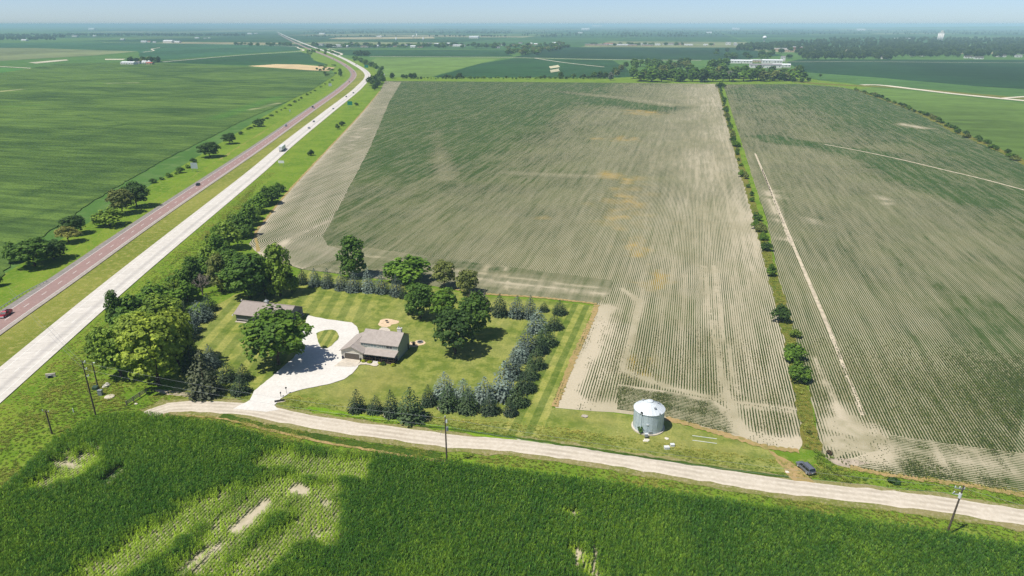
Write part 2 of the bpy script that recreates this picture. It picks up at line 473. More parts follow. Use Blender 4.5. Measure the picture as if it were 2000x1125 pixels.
flat_field('stubble_field', [(1072,130),(1090,127),(1094,131),(1075,134)], srgb(184,178,146), 0.24)
flat_field('stubble_field', [(1074,137),(1092,134),(1094,139),(1076,142)], srgb(176,170,140), 0.24)

# --- tall corn west of the highway: a raised canopy with banding
def canopy_material():
    t = NT('corn_canopy'); p = t.pos()
    m = t.attr('mask').outputs['Color']; sep = t.n('SeparateColor'); t.L(m, sep.inputs[0])
    d = t.noise(p, 1.3, 4, 0.7, 0.5, 1.0); b = t.noise(p, 0.25, 3, 0.6, 0.35, 1.0)
    c = t.mix(sep.outputs[0], srgb(38,70,22), srgb(88,114,46))
    c = t.mix(t.rng(d, 0.35, 0.7, 0, 0.75), c, srgb(98,122,50))
    c = t.mix(t.rng(d, 0.5, 0.25, 0, 0.8), c, srgb(28,54,14))
    c = t.mix(sep.outputs[1], c, srgb(80,134,40))
    c = t.mix(sep.outputs[2], c, srgb(186,178,140))
    e = t.noise(p, 0.16, 6, 0.7, 0.10, 1.0); e2 = t.noise(p, 0.035, 5, 0.65, 0.3, 1.0)
    c = t.mix(1.0, c, t.mix(t.rng(e, 0.36, 0.64), (0.62, 0.68, 0.6, 1), (1.25, 1.22, 1.2, 1)), 'MULTIPLY')
    c = t.mix(1.0, c, t.mix(t.rng(e2, 0.38, 0.62), (0.78, 0.84, 0.8, 1), (1.15, 1.12, 1.05, 1)), 'MULTIPLY')
    return t.done(t.bsdf(c, 0.85, 0.2, normal=t.bump(t.math('ADD', d, t.math('MULTIPLY', b, 0.8)), 0.9, 0.9)))
M['corn_far'] = canopy_material()
WEST = GP([(-900,700),(-300,600),(-40,575),(0,545),(40,490),(110,445),(180,395),(255,350),(330,308),(400,274),(470,238),(540,208),(610,176),(655,146),(640,139.5),(600,137.5),(480,130),(400,127),(280,121.5),(120,124),(0,143),(-300,150),(-900,170)])
def paint_west(P):
    E, N = P[:, 0], P[:, 1]
    v = fbm(E/220, N/60, 4)*0.8 + fbm(E/30, N/16, 3)*0.4 - 0.05
    band = blob(P, GP([(-60,300),(250,243)]), 2.2, 1.4, 0.3) + blob(P, GP([(150,225),(240,242)]), 2.0, 1.2, 0.3)
    band += blob(P, GP([(130,170),(480,205)]), 2.6, 1.6, 0.4)
    band += 0.8*blob(P, GP([(30,165),(330,148),(500,130)]), 13, 8, 0.6, 30) + 0.7*blob(P, GP([(0,200),(200,190),(330,185),(480,170)]), 8, 6, 0.6, 30)
    band += 0.8*blob(P, GP([(250,140),(420,160),(560,152)]), 14, 8, 0.6, 30)
    band += 0.8*blob(P, GP([(60,380),(250,320)]), 5, 4, 0.6) + 0.6*blob(P, GP([(0,440),(260,370)]), 4, 3, 0.6)
    v = np.clip((v-0.5)*3.4+0.55, 0, 1)*(1-np.clip(band, 0, 1))
    g = blob(P, GP([(420,232),(545,190)]), 10, 6, 0.6) + 0.8*blob(P, GP([(170,165),(330,158)]), 7, 5, 0.6) + 0.6*blob(P, GP([(0,210),(80,205)]), 7, 5)
    bare = 0.8*blob(P, GP([(210,163),(270,162)]), 4, 3) + 0.7*blob(P, GP([(490,215),(545,202)]), 2.5, 2) + 0.6*blob(P, GP([(-10,180),(40,175)]), 6, 4)
    return dict(mask=np.stack([v, np.clip(g, 0, 1)*0.35, bare, v*0+1], 1))
sheet('crop_field', WEST, 0.4, M['corn_far'], 7.0, paint_west, 0.9, 5.0, fine=(3.5, 330))

# --- verge grass near the camera (rank summer grass round roads and yard)
NEAR = GP([(-900,1300),(-500,700),(-60,580),(0,540),(655,143),(600,108),(575,92),(600,92),(665,110),(735,128),(760,150),(1580,150),(1700,170),(2010,330),(2700,430),(2700,1300)])
sheet('verge', NEAR, 0.05, M['verge'], bstep=30)

# --- main bean field and its headlands
HEDGE_E = G(1480,430)[0]
MAIN = GP([(486,476),(520,428),(560,378),(640,292),(700,228),(742,178),(752,158),(1000,160),(1230,162),(1402,164),(1440,300),(1480,430),(1520,590),(1545,700),(1562,790),(1572,862),(1560,880),(1500,874),(1440,858),(1390,842),(1300,818),(1200,806),(1085,797),(1080,780),(1165,595),(1060,582),(945,574),(830,556),(585,526),(510,500)])
def paint_main(P):
    E, N = P[:, 0], P[:, 1]
    w = sst(-230, 15, E + 30*(fbm(E/60, N/60, 3)-0.5))                      # thin stand towards the hedge
    streak = fbm(E/5.0, N/160, 3); patch = fbm(E/70, N/90, 4)
    cov = 0.85 - 0.50*w + (streak-0.5)*0.25 + (patch-0.5)*0.3
    cov += 0.5*sst(330, 800, N)*(1-sst(-280, -90, E)) + 0.12*sst(300, 500, N)
    swale = blob(P, GP([(700,250),(800,200),(960,186),(1080,188),(1180,196),(1290,212)]), 30, 22, 0.5, 40)
    cov = cov + swale*0.5
    cov -= 0.35*blob(P, GP([(1060,176),(1200,190),(1300,205)]), 14, 12, 0.4, 40) - 0
    cov -= 0.22*sst(-40, 30, E)*sst(180, 400, N)
    light = blob(P, GP([(850,255),(870,350)]), 6, 6, 0.5)*0.4 + blob(P, GP([(1000,338),(1170,345)]), 4, 4, 0.5)*0.4
    cov -= light
    y = np.zeros(len(P))
    for pts, r in (([(1190,340),(1205,350)], 6), ([(1222,350),(1240,355)], 7), ([(1222,372),(1226,415)], 7), ([(1250,402),(1262,400)], 6), ([(1208,440),(1214,425)], 5), ([(1246,217),(1250,222)], 9), ([(1264,218),(1268,222)], 9), ([(1214,268),(1218,274)], 6), ([(1165,272),(1170,270)], 4), ([(1245,470),(1247,500)], 3), ([(1238,700),(1250,730)], 3), ([(1285,555),(1290,540)], 3)):
        y = np.maximum(y, blob(P, GP(pts), r, r*0.9, 1.1, 4))
    y *= 0.75*sst(0.25, 0.65, fbm(E/2.5, N/7, 3))
    cov = np.maximum(cov, y*0.75)
    edge = np.exp(-np.maximum(0, HEDGE_E-3-E)/8)
    pale = blob(P, GP([(1100,790),(1160,730),(1200,640)]), 5, 4) + 0.55*sst(-60, 10, E)*sst(0.35, 0.75, fbm(E/14+9, N/40, 3)) + 0.4*edge
    # tracks
    tr = np.zeros(len(P))
    for pts, r in (([(1440,770),(1410,640),(1395,520)], 0.9), ([(1420,775),(1390,640),(1375,520)], 0.9), ([(1420,772),(1440,840)], 2.0), ([(1218,725),(1300,755),(1400,780)], 1.6), ([(1440,785),(1560,800)], 0.8), ([(1440,794),(1560,808)], 0.8), ([(1215,720),(1235,650),(1250,590),(1215,565)], 1.4)):
        tr = np.maximum(tr, blob(P, GP(pts), r, r*0.8, 0.2))
    edgebare = blob(P, GP([(1085,795),(1200,803),(1300,815),(1390,838),(1500,870),(1570,870)]), 5, 3, 0.5) + blob(P, GP([(1090,795),(1150,690),(1185,600)]), 3.5, 2.5, 0.5)
    cov = np.clip(cov, 0.12, 1)*(1-np.clip(tr+edgebare, 0, 1))
    return dict(mask=np.stack([cov, y, np.clip(pale+edgebare*0.5, 0, 1), cov*0+1], 1), row=E)
sheet('soybean_field', MAIN, 0.10, M['soy'], 6.0, paint_main, 0.4, 6.0, fine=(1.6, 330))

STRIP_EDGE = GP([(742,170),(700,228),(640,292),(560,378),(520,428),(500,455)]) + [(G(500,455)[0]+3, G(500,455)[1]-14), (G(510,497)[0]+4, G(510,497)[1]-3), G(585,526), G(700,545)]
def paint_strip(P):
    E, N = P[:, 0], P[:, 1]
    d = polydist(P, smooth_line(STRIP_EDGE, 6.0).tolist())
    cov = 0.42 + (fbm(d/4, N/120, 3)-0.5)*0.5 + (fbm(E/40, N/40, 3)-0.5)*0.25
    tr = np.zeros(len(P))
    for pts, r in (([(640,432),(545,478)], 1.2), ([(668,300),(706,246)], 0.8), ([(676,300),(714,250)], 0.8), ([(560,470),(548,490)], 2)):
        tr = np.maximum(tr, blob(P, GP(pts), r, r*0.8, 0.2))
    pale = 0.9*blob(P, GP([(500,497),(545,478),(560,474)]), 3.5, 3) + 0.25*sst(0.4, 0.7, fbm(E/20, N/20, 3)) + np.exp(-d/3)*0.5
    cov = cov*(1-tr)*(1-np.exp(-np.maximum(d-1, 0)/2.0)); cov = np.clip(cov, 0, 1)
    return dict(mask=np.stack([cov, cov*0, np.clip(pale, 0, 1), cov*0+1], 1), row=d)
sheet('headland_rows', GP([(486,477),(520,429),(560,379),(640,293),(700,229),(742,179),(752,159),(784,160),(760,200),(722,290),(680,370),(648,432),(630,462),(640,480),(700,497),(590,526),(510,500)]), 0.14, M['soy_left'], 7.0, paint_strip, 0.4, 5.0, fine=(2.5, 420))
def paint_north(P):
    E, N = P[:, 0], P[:, 1]
    d = polydist(P, smooth_line(STRIP_EDGE[:-2] + GP([(585,526),(700,545),(830,556),(945,574),(1060,582),(1165,594),(1260,604)]), 6.0).tolist())
    cov = 0.62 + (fbm(E/60, N/3, 3)-0.5)*0.7 + (fbm(E/25, N/25, 3)-0.5)*0.4
    tr = np.zeros(len(P))
    for pts, r in (([(960,520),(995,478)], 1.4), ([(985,505),(992,575)], 0.8), ([(700,497),(900,530),(1190,566)], 1.0), ([(760,520),(980,552),(1185,575)], 0.9), ([(945,530),(965,505)], 1.0)):
        tr = np.maximum(tr, blob(P, GP(pts), r, r*0.8, 0.3))
    pale = 0.7*blob(P, GP([(620,527),(760,540)]), 3, 3) + 0.5*blob(P, GP([(950,548),(1190,574)]), 4, 4, 0.7)
    cov = cov - 0.3*blob(P, GP([(950,555),(1190,578)]), 4, 4, 0.7)
    return dict(mask=np.stack([np.clip(cov, 0, 1)*(1-tr), cov*0, np.clip(pale, 0, 1), cov*0+1], 1), row=d)
sheet('headland_rows', GP([(592,526.5),(700,497),(640,480),(700,482),(830,500),(1000,523),(1196,548),(1192,574),(1166,594),(1060,582),(945,574),(830,556)]), 0.16, M['soy'], 2.2, paint_north, 0.3, 4.0)
def paint_cross(P):
    E, N = P[:, 0], P[:, 1]
    cov = 0.5 + (fbm(E/30, N/3, 3)-0.5)*0.6 + (fbm(E/9, N/9, 3)-0.5)*0.3
    tr = blob(P, GP([(1400,783),(1432,815),(1450,860)]), 2.2, 1.4, 0.2) + blob(P, GP([(1206,752),(1300,766),(1400,786)]), 1.0, 0.8)
    return dict(mask=np.stack([np.clip(cov, 0, 1)*(1-np.clip(tr, 0, 1)), cov*0, np.clip(tr, 0, 1)*0.3, cov*0+1], 1), row=N)
sheet('headland_rows', GP([(1207,751),(1300,764),(1395,783),(1428,806),(1444,850),(1425,848),(1390,838),(1300,814),(1205,800)]), 0.16, M['soy'], 1.6, paint_cross, 0.2, 3.0)

# --- east bean field
EAST = GP([(1412,165),(1560,164),(1640,170),(1672,176),(1740,199),(1800,223),(1880,263),(1950,293),(2010,323),(2300,430),(2700,640),(2700,1010),(2000,966),(1900,948),(1760,930),(1660,912),(1612,895),(1600,880),(1590,800),(1562,700),(1545,640),(1520,540),(1497,430),(1455,300)])
def paint_east(P):
    E, N = P[:, 0], P[:, 1]
    streak = fbm(E/5.0, N/150+7, 3); patch = fbm(E/60+4, N/90, 4)
    cov = 0.66 + (streak-0.5)*0.25 + (patch-0.5)*0.35
    cov += 0.30*sst(HEDGE_E+40, HEDGE_E+200, E) + 0.22*sst(500, 1100, N) - 0.12*(1-sst(HEDGE_E, HEDGE_E+40, E))
    g = 0.4*blob(P, GP([(1500,268),(1620,290),(1700,310)]), 14, 10, 0.7, 25) + 0.6*blob(P, GP([(1700,300),(1800,360),(1920,390)]), 14, 12, 0.7, 25) + 0.25*blob(P, GP([(1930,600),(1990,800)]), 14, 12, 0.8)
    cov += g
    pale = np.zeros(len(P)); bare = np.zeros(len(P))
    for pts, r in (([(1502,372),(1515,388)], 2.6), ([(1765,243),(1800,250)], 6), ([(1725,385),(1745,402)], 2), ([(1590,430),(1603,440)], 2), ([(1640,830),(1690,850)], 6), ([(1640,865),(1720,880)], 5), ([(1850,893),(1950,905)], 3), ([(1640,800),(1655,820)], 2.5), ([(1530,430),(1540,470)], 1.2), ([(1500,380),(1525,440)], 1.2)):
        b = blob(P, GP(pts), r, r*0.7, 0.6, 5); bare = np.maximum(bare, b)
    tr = np.zeros(len(P))
    for pts, r in (([(1590,700),(1650,830)], 0.8),):
        tr = np.maximum(tr, blob(P, GP(pts), r, r*0.8, 0.3))
    trk = np.zeros(len(P))
    for pts in ([(1640,822),(1690,862),(1730,905)], [(1600,870),(1690,852),(1760,865)], [(1605,885),(1690,880),(1790,905)], [(1670,815),(1695,860),(1700,880)], [(1690,855),(1760,880),(1800,900)], [(1620,900),(1670,868),(1720,850)]):
        trk = np.maximum(trk, blob(P, GP(pts), 0.7, 0.5, 0.2))
    cov = np.clip(cov, 0.1, 1)*(1-np.clip(np.maximum(np.maximum(tr, bare*0.95), trk), 0, 1))
    pale = np.clip(bare*0.6 + tr*0.5, 0, 1)*(1-trk)
    return dict(mask=np.stack([cov, cov*0, pale, cov*0+1], 1), row=E)
sheet('soybean_field', EAST, 0.10, M['soy'], 6.0, paint_east, 0.4, 6.0, fine=(1.6, 330))
M['track_soil'] = plain('track_soil', srgb(186,174,150), 0.95, 0.1, var=0.2, scale=0.35)
def field_track(px, w, jit): ribbon('field_track', smooth_line(GP(px), 2.0), [-w/2, 0, w/2], 0.125, M['track_soil'], jit=jit)
field_track([(1610,282),(1690,297),(1760,312),(1840,331),(1920,350),(2010,374),(2100,398)], 1.8, 0.2)
field_track([(1475,300),(1515,395),(1560,505),(1610,622),(1655,735),(1686,812)], 1.3, 0.15)
field_track([(1488,330),(1500,362),(1530,440),(1545,480)], 0.6, 0.3)
def paint_east_head(P):
    E, N = P[:, 0], P[:, 1]
    cov = 0.34 + (fbm(E/9, N/2, 3)-0.5)*1.1 + (fbm(E/14, N/14, 3)-0.5)*0.5
    bare = 0.8*blob(P, GP([(1840,895),(1950,908)]), 3, 3, 0.9, 3) + blob(P, GP([(1640,885),(1720,890)]), 4, 3, 0.6)
    cov += 0.4*blob(P, GP([(1800,925),(2100,960)]), 3, 2, 0.5)
    return dict(mask=np.stack([np.clip(cov, 0, 1)*(1-np.clip(bare, 0, 0.9)), cov*0, np.clip(bare*0.6+0.15, 0, 1), cov*0+1], 1), row=N)
sheet('headland_rows', GP([(1740,850),(1860,868),(2000,886),(2700,980),(2700,1008),(2000,964),(1900,946),(1760,928),(1660,910),(1640,900),(1720,880)]), 0.14, M['soy'], 2.0, paint_east_head, 0.3, 4.0)

# --- strips of dry grass on the field margins
def strip(name, px, w, mat, z, jit=0.5, step=3.0):
    return ribbon(name, smooth_line(GP(px), step), [-w/2, 0, w/2], z, mat, jit=jit)
strip('dry_grass_strip', [(1083,795),(1120,702),(1150,637),(1166,596)], 1.9, M['dry'], 0.18, 0.35, 0.7)
strip('dry_grass_strip', [(1166,594),(1060,582),(945,574),(890,566)], 1.4, M['dry'], 0.19, 0.35, 0.7)
strip('weedy_strip', [(1403,168),(1440,300),(1470,400),(1507,530),(1540,650),(1570,790),(1588,880)], 3.8, M['weed_edge'], 0.17, 0.7)
strip('dry_grass_strip', [(505,492),(500,455),(520,428),(560,378),(640,292),(700,228),(742,178)], 1.4, M['dry'], 0.18, 0.45, 1.0)
strip('dry_grass_strip', [(1300,818),(1390,842),(1500,874),(1560,882)], 1.8, M['dry'], 0.18, 0.45, 0.7)
strip('dry_grass_strip', [(1660,914),(1760,932),(1900,950),(2000,968),(2400,1030)], 1.6, M['dry'], 0.18, 0.45, 0.7)
strip('weedy_strip', [(1672,176),(1740,199),(1800,223),(1880,263),(1950,293),(2010,323),(2200,400)], 7, M['weed_edge'], 0.18, 2.0, 8.0)
strip('grass_track', [(1560,160),(1620,165),(1690,168),(1760,172),(1900,184),(2060,198)], 26, M['weed_edge'], 0.17, 5.0, 20.0)

strip('dry_grass_strip', [(300,815),(360,812),(450,822),(560,849),(700,876),(800,892),(870,903)], 0.8, M['dry'], 0.19, 0.3, 1.5)
M['fence_grass'] = grass_material('fence_grass', (srgb(60,84,26), srgb(72,98,28), srgb(88,104,38), srgb(46,70,18)), 3.0)
M['lush'] = grass_material('lush_grass', (srgb(112,148,30), srgb(136,164,40), srgb(122,140,50), srgb(90,126,24)), 2.5)
strip('weedy_strip', [(820,832),(1000,855),(1180,882),(1300,900),(1480,926),(1540,933)], 0.9, M['fence_grass'], 0.2, 0.25, 1.5)
strip('weedy_strip', [(600,798),(700,812),(860,836),(1000,860),(1100,874)], 1.6, M['lush'], 0.19, 0.5, 1.5)
strip('weedy_strip', [(900,905),(1100,935),(1300,965),(1500,995),(1800,1040),(2000,1070),(2300,1116)], 2.4, M['lush'], 0.19, 0.7, 1.5)
strip('weedy_strip', [(430,814),(560,843),(700,868),(860,892)], 2.4, M['fence_grass'], 0.18, 0.6, 1.5)

# ------------------------------------------------------------------ highway
def concrete_road():
    t = NT('concrete_paving'); p = t.pos(); a = t.attr('across').outputs['Fac']
    n = t.noise(p, 0.5, 4, 0.6); n2 = t.noise(p, 0.05, 3)
    c = t.mix(t.rng(n, 0.3, 0.7), srgb(196,190,180), srgb(210,204,194))
    wear = t.math('MULTIPLY', t.rng(t.math('ABSOLUTE', t.math('SUBTRACT', a, 1.6)), 0.0, 1.7, 1, 0), t.rng(n2, 0.3, 0.7, 0.6, 1))
    al = t.attr('along').outputs['Fac']; jt = t.rng(t.math('ABSOLUTE', t.math('SUBTRACT', t.math('FRACT', t.math('MULTIPLY', al, 1/6.1)), 0.5)), 0.47, 0.49)
    slab = t.n('TexWhiteNoise', noise_dimensions='1D'); t.L(t.math('FLOOR', t.math('MULTIPLY', al, 1/6.1)), slab.inputs['W'])
    c = t.mix(t.math('MULTIPLY', slab.outputs[0], 0.3), c, srgb(178,172,162)); c = t.mix(t.math('MULTIPLY', jt, 0.35), c, srgb(120,116,110))
    c = t.mix(t.math('MULTIPLY', wear, 0.55), c, srgb(156,152,148))
    return t.done(t.bsdf(c, 0.9, 0.2))
def red_road():
    t = NT('red_asphalt'); p = t.pos(); n = t.noise(p, 0.9, 4, 0.65); n2 = t.noise(p, 0.04, 3)
    c = t.mix(t.rng(n, 0.3, 0.7), srgb(146,119,113), srgb(160,133,125)); c = t.mix(t.rng(n2, 0.35, 0.65, 0, 0.5), c, srgb(142,120,114))
    return t.done(t.bsdf(c, 0.9, 0.2))
M['concrete_road'] = concrete_road(); M['red_road'] = red_road()
M['shoulder'] = plain('shoulder_asphalt', srgb(136,130,124), 0.95, 0.15, var=0.15, scale=0.7)
M['inner_shoulder'] = plain('inner_shoulder', srgb(160,150,140), 0.95, 0.15, var=0.12, scale=0.7)
M['paint'] = plain('road_paint', srgb(222,220,212), 0.7, 0.2, var=0.05)
def gravel_mat(name, a, b, c3, trk):
    t = NT(name); p = t.pos(); ac = t.attr('across').outputs['Fac']
    n = t.noise(p, 1.2, 5, 0.7); n2 = t.noise(p, 0.12, 3)
    c = t.mix(t.rng(n, 0.3, 0.7), a, b)
    w = t.math('ADD', t.math('MULTIPLY', t.math('COSINE', t.math('MULTIPLY', ac, 2*math.pi/1.75)), 0.5), 0.5)
    w = t.math('MULTIPLY', w, t.rng(n2, 0.3, 0.7, 0.2, 1.0))
    c = t.mix(t.math('MULTIPLY', w, trk), c, c3)
    return t.done(t.bsdf(c, 0.95, 0.15, normal=t.bump(n, 0.4, 0.05)))
M['gravel'] = gravel_mat('gravel', srgb(190,179,160), srgb(208,198,181), srgb(158,147,129), 0.65)
M['drive'] = gravel_mat('white_limestone', srgb(204,200,192), srgb(222,218,210), srgb(190,183,172), 0.35)
M['gravel_edge'] = grass_material('gravel_edge', (srgb(150,138,96), srgb(122,126,62), srgb(170,158,124), srgb(104,112,48)), 3.0)

WL = smooth_line([G(-300,1010)] + GP([(10,744),(230,556),(500,336),(560,284),(640,220),(702,170),(718,146),(690,124.5),(650,105.5),(612,92),(582,80.5),(555,69),(541,62)]), 6.0)
RL = smooth_line([G(-420,930)] + GP([(0,633),(111,557),(300,425),(500,291),(600,220),(670,170),(691,146),(672,126),(635,108),(607,97),(582,86),(560,75),(543,66)]), 6.0)
near = lambda L, n: L[L[:, 1] < n]
med = ribbon('median', near((WL[:600] if len(WL) > 600 else WL), 1500), [-40, -20, -6.1], 0.08, M['median'])
ribbon('road_bank', near(WL, 1600), [6.0, 11, 16], 0.09, M['bank'], jit=1.5)
ribbon('road_bank', near(RL, 1600), [-16, -11, -6.4], 0.09, M['bank'], jit=1.5)
road_w = ribbon('highway_concrete', WL, [-6.1, -4.4, -2, 0, 1.6, 3.3, 5.0, 6.1], 0.30, M['concrete_road'], attr=True)
road_r = ribbon('highway_red', RL, [-6.6, -3.4, 4.0, 5.8], 0.30, M['shoulder'])
ribbon('red_lanes', RL, [-3.6, 3.9], 0.304, M['red_road'], road_r)
ribbon('inner_shoulder', RL, [4.0, 5.7], 0.306, M['inner_shoulder'], road_r)
rl_n = near(RL, 1200); wl_n = near(WL, 1000)
ribbon('edge_line', rl_n, [-3.55, -3.35], 0.310, M['paint'], road_r); ribbon('edge_line', rl_n, [3.72, 3.9], 0.310, M['paint'], road_r)
ribbon('edge_line', wl_n, [3.75, 3.95], 0.306, M['paint'], road_w); ribbon('edge_line', wl_n, [-3.95, -3.75], 0.306, M['paint'], road_w)
def dashes(line, parent, n, z, off):
    s = np.concatenate([[0], np.cumsum(np.linalg.norm(np.diff(line, axis=0), axis=1))])
    d = 4.0; me = None
    for k in range(n):
        a = d + k*12.2
        if a+3.4 > s[-1]: break
        pts = [np.array([np.interp(q, s, line[:, 0]), np.interp(q, s, line[:, 1])]) for q in (a, a+3.4)]
        if pts[0][1] < 120: continue
        t = pts[1]-pts[0]; ang = math.atan2(t[1], t[0])
        if me is None:
            b = MB(); b.add([(0,-.1,0),(3.4,-.1,0),(3.4,.1,0),(0,.1,0)], [(0,1,2,3)]); me = b.mesh('lane_dash', M['paint'])
        o = link('lane_dash', me, parent); u = t/np.linalg.norm(t); nr = np.array([u[1], -u[0]])
        o.location = (*(pts[0]+nr*off), z); o.rotation_euler = (0, 0, ang)
dashes(near(RL, 800), road_r, 56, 0.311, 0.15); dashes(near(WL, 700), road_w, 50, 0.307, 0.0)

# ------------------------------------------------------------------ gravel roads and drive
GR = smooth_line([G(290,812)] + GP([(330,797),(420,796),(500,803),(560,815),(640,830),(760,846),(880,862),(1000,870.5),(1200,898),(1500,946),(1800,982),(2000,1011),(2500,1085)]), 2.5)
ribbon('road_shoulder', GR, [-4.3, 0, 4.8], 0.14, M['gravel_edge'], jit=0.7)
ribbon('gravel_road', GR, [-2.8, -2.0, -0.9, 0, 0.9, 2.0, 2.8], [0.16, 0.22, 0.25, 0.26, 0.25, 0.22, 0.16], M['gravel'], jit=0.35, attr=True)
def far_road(px, w, mat, z=0.3): ribbon('far_road', smooth_line(GP(px), 25.0), [-w/2, w/2], z, mat)
M['far_gravel'] = plain('far_gravel', srgb(206,196,176), 0.95, 0.1, var=0.1, scale=0.02)
far_road([(1683,166),(1712,166),(1780,173.5),(1860,183),(1960,193),(2100,206)], 15, M['far_gravel'])
far_road([(1960,192),(2000,189),(2100,184)], 9, M['far_gravel'])
far_road([(722,110.5),(850,111),(1000,112.5),(1190,116.5),(1370,118)], 10, M['far_gravel'])
far_road([(318,121),(470,108),(575,101),(592,99),(583,94),(574,91),(500,88),(345,85),(200,83)], 8, M['far_gravel'])
far_road([(-60,127),(45,132.5),(94,136)], 8, M['far_gravel'])
far_road([(280,102),(300,99),(296,96),(312,93)], 7, M['far_gravel'])
far_road([(640,97),(650,95),(720,92),(790,91)], 8, M['far_gravel'])
far_road([(660,109),(668,106),(655,101),(648,98)], 8, M['far_gravel'])
far_road([(1530,121),(1700,120.5),(1850,122),(2050,123)], 6, M['far_gravel'])
far_road([(1040,113),(1100,122),(1180,131)], 6, M['farm'] if False else M['far_gravel'])

# ------------------------------------------------------------------ homestead ground
def lawn_material():
    t = NT('mown_lawn'); p = t.pos()
    m = t.attr('mask').outputs['Color']; sep = t.n('SeparateColor'); t.L(m, sep.inputs[0])
    row = t.attr('row').outputs['Fac']
    st = t.rng(t.math('COSINE', t.math('MULTIPLY', row, 2*math.pi/6.2)), -0.25, 0.25)
    n = t.noise(p, 0.25, 5, 0.65); n2 = t.noise(p, 1.8, 4, 0.7); n3 = t.noise(p, 0.06, 3)
    c = t.mix(t.rng(n, 0.40, 0.60), srgb(100,116,44), srgb(140,144,70))
    c = t.mix(t.rng(n3, 0.4, 0.65, 0, 0.5), c, srgb(162,158,94))
    c = t.mix(t.rng(n2, 0.35, 0.75, 0, 0.7), c, srgb(88,106,38))
    dk = t.mix(1.0, c, (0.62, 0.74, 0.62, 1), 'MULTIPLY'); lt = t.mix(1.0, c, (1.28, 1.2, 1.25, 1), 'MULTIPLY')
    c = t.mix(sep.outputs[0], c, t.mix(st, dk, lt))
    c = t.mix(sep.outputs[1], c, srgb(150,140,84))
    return t.done(t.bsdf(c, 0.95, 0.1, normal=t.bump(n2, 0.35, 0.12)))
M['lawn'] = lawn_material()
LAWN = GP([(330,790),(345,745),(372,690),(385,640),(415,600),(460,575),(540,560),(575,552),(590,528),(700,545),(830,560),(940,579),(1060,587),(1160,598),(1118,702),(1078,797),(1200,808),(1300,822),(1400,850),(1500,878),(1540,905),(1545,925),(1480,922),(1300,897),(1180,880),(1000,850),(860,830),(700,808),(600,796),(545,800),(520,790),(440,782)])
EW = G(1160,598)[0]
def paint_lawn(P):
    E, N = P[:, 0], P[:, 1]
    a = np.array(G(385,650)); b = np.array(G(470,560)); d = (b-a)/np.linalg.norm(b-a); nr = np.array([d[1], -d[0]])
    west = sst(-100, -112, E)*sst(140, 150, N)
    north = sst(196, 203, N)*(1-west)
    row = np.where(west > 0.5, (P-a) @ nr, np.where(north > 0.5, E*1.7, N*1.5))
    amt = 0.6*west + 0.16*north + 0.12*(1-west)*(1-north)
    dE = E - (EW - (212-N)*0.02)
    east = (dE > -10.5) & (dE < 2) & (N > 140)
    row = np.where(east, dE*1.45+1.4, row); amt = np.where(east, 0.85, amt)
    dry = blob(P, GP([(1130,812),(1180,822)]), 3, 2) * 0.2 + 0.35*blob(P, GP([(700,770),(760,740)]), 6, 6, 0.8) + 0.3*blob(P, GP([(1250,865),(1420,885)]), 4, 3, 0.8)
    dry += 0.5*blob(P, GP([(640,628),(690,634)]), 1.2, 1)
    return dict(mask=np.stack([np.clip(amt, 0, 1), np.clip(dry, 0, 1), amt*0, amt*0+1], 1), row=row)
sheet('lawn', LAWN, 0.12, M['lawn'], 2.0, paint_lawn, 0.3, 4.0)

DRIVE = GP([(488,783),(496,765),(526,741),(556,715),(573,701),(583,684),(585,668),(592,645),(601,617),(640,625),(687,631),(696,638),(701,648),(700,655),(690,664),(672,690),(676,704),(702,711),(699,718),(688,731),(672,742),(648,750),(620,756),(590,762),(566,769),(550,779),(536,793),(545,802),(520,806),(490,803),(455,800)])
def flat(name, poly, z, mat, kind='structure', jit=0.0, bstep=1.5, thick=0.0):
    o = sheet(name, poly, z, mat, None, None, jit, bstep, skirt=thick, kind=kind); return o
flat('driveway', DRIVE, 0.27, M['drive'], jit=0.12)
ISL = [(440+x/7.69, 560+y/7.69) for x, y in ((1365,710),(1420,685),(1500,663),(1600,655),(1660,672),(1690,710),(1710,765),(1690,810),(1640,850),(1600,895),(1540,930),(1480,938),(1440,925),(1400,850),(1385,790))]
def paint_isl(P): return dict(mask=np.stack([P[:,0]*0+0.8, P[:,0]*0, P[:,0]*0, P[:,0]*0+1], 1), row=(P[:,0]+0.25*P[:,1])*2.1)
sheet('grass_island', GP(ISL), 0.33, M['lawn'], 1.0, paint_isl, 0.05, 1.0)
Z2 = lambda pts: GP([(640+x/9.96, 620+y/9.96) for x, y in pts])
flat('concrete_apron', Z2([(345,790),(655,840),(560,965),(420,975),(125,965)]), 0.31, M['concrete'], bstep=3)
flat('garden_path', Z2([(655,850),(720,880),(820,900),(920,905),(1010,890),(1000,925),(950,965),(890,960),(820,940),(740,928),(640,930),(575,960)]), 0.30, M['concrete'], bstep=2)
M['sand'] = plain('sandy_patio', srgb(206,182,150), 0.95, 0.1, var=0.14, scale=0.9)
flat('patio', Z2([(980,150),(1000,110),(1020,60),(1080,38),(1150,30),(1260,45),(1390,75),(1385,110),(1330,130),(1240,148),(1215,180),(1150,195),(1050,188)]), 0.16, M['sand'], jit=0.1, bstep=1)
flat('patio', Z2([(1600,480),(1680,485),(1730,455),(1800,445),(1880,465),(1910,500),(1870,535),(1780,550),(1740,575),(1680,580),(1600,565)]), 0.16, M['sand'], jit=0.1, bstep=1)
flat('patio', Z2([(1000,235),(1050,200),(1160,205),(1215,250),(1215,300),(1000,290)]), 0.17, M['concrete'], bstep=2)
flat('gravel_pad', GP([(810,818),(836,812),(842,822),(816,828)]), 0.17, M['gravel_edge'], jit=0.2, bstep=1)
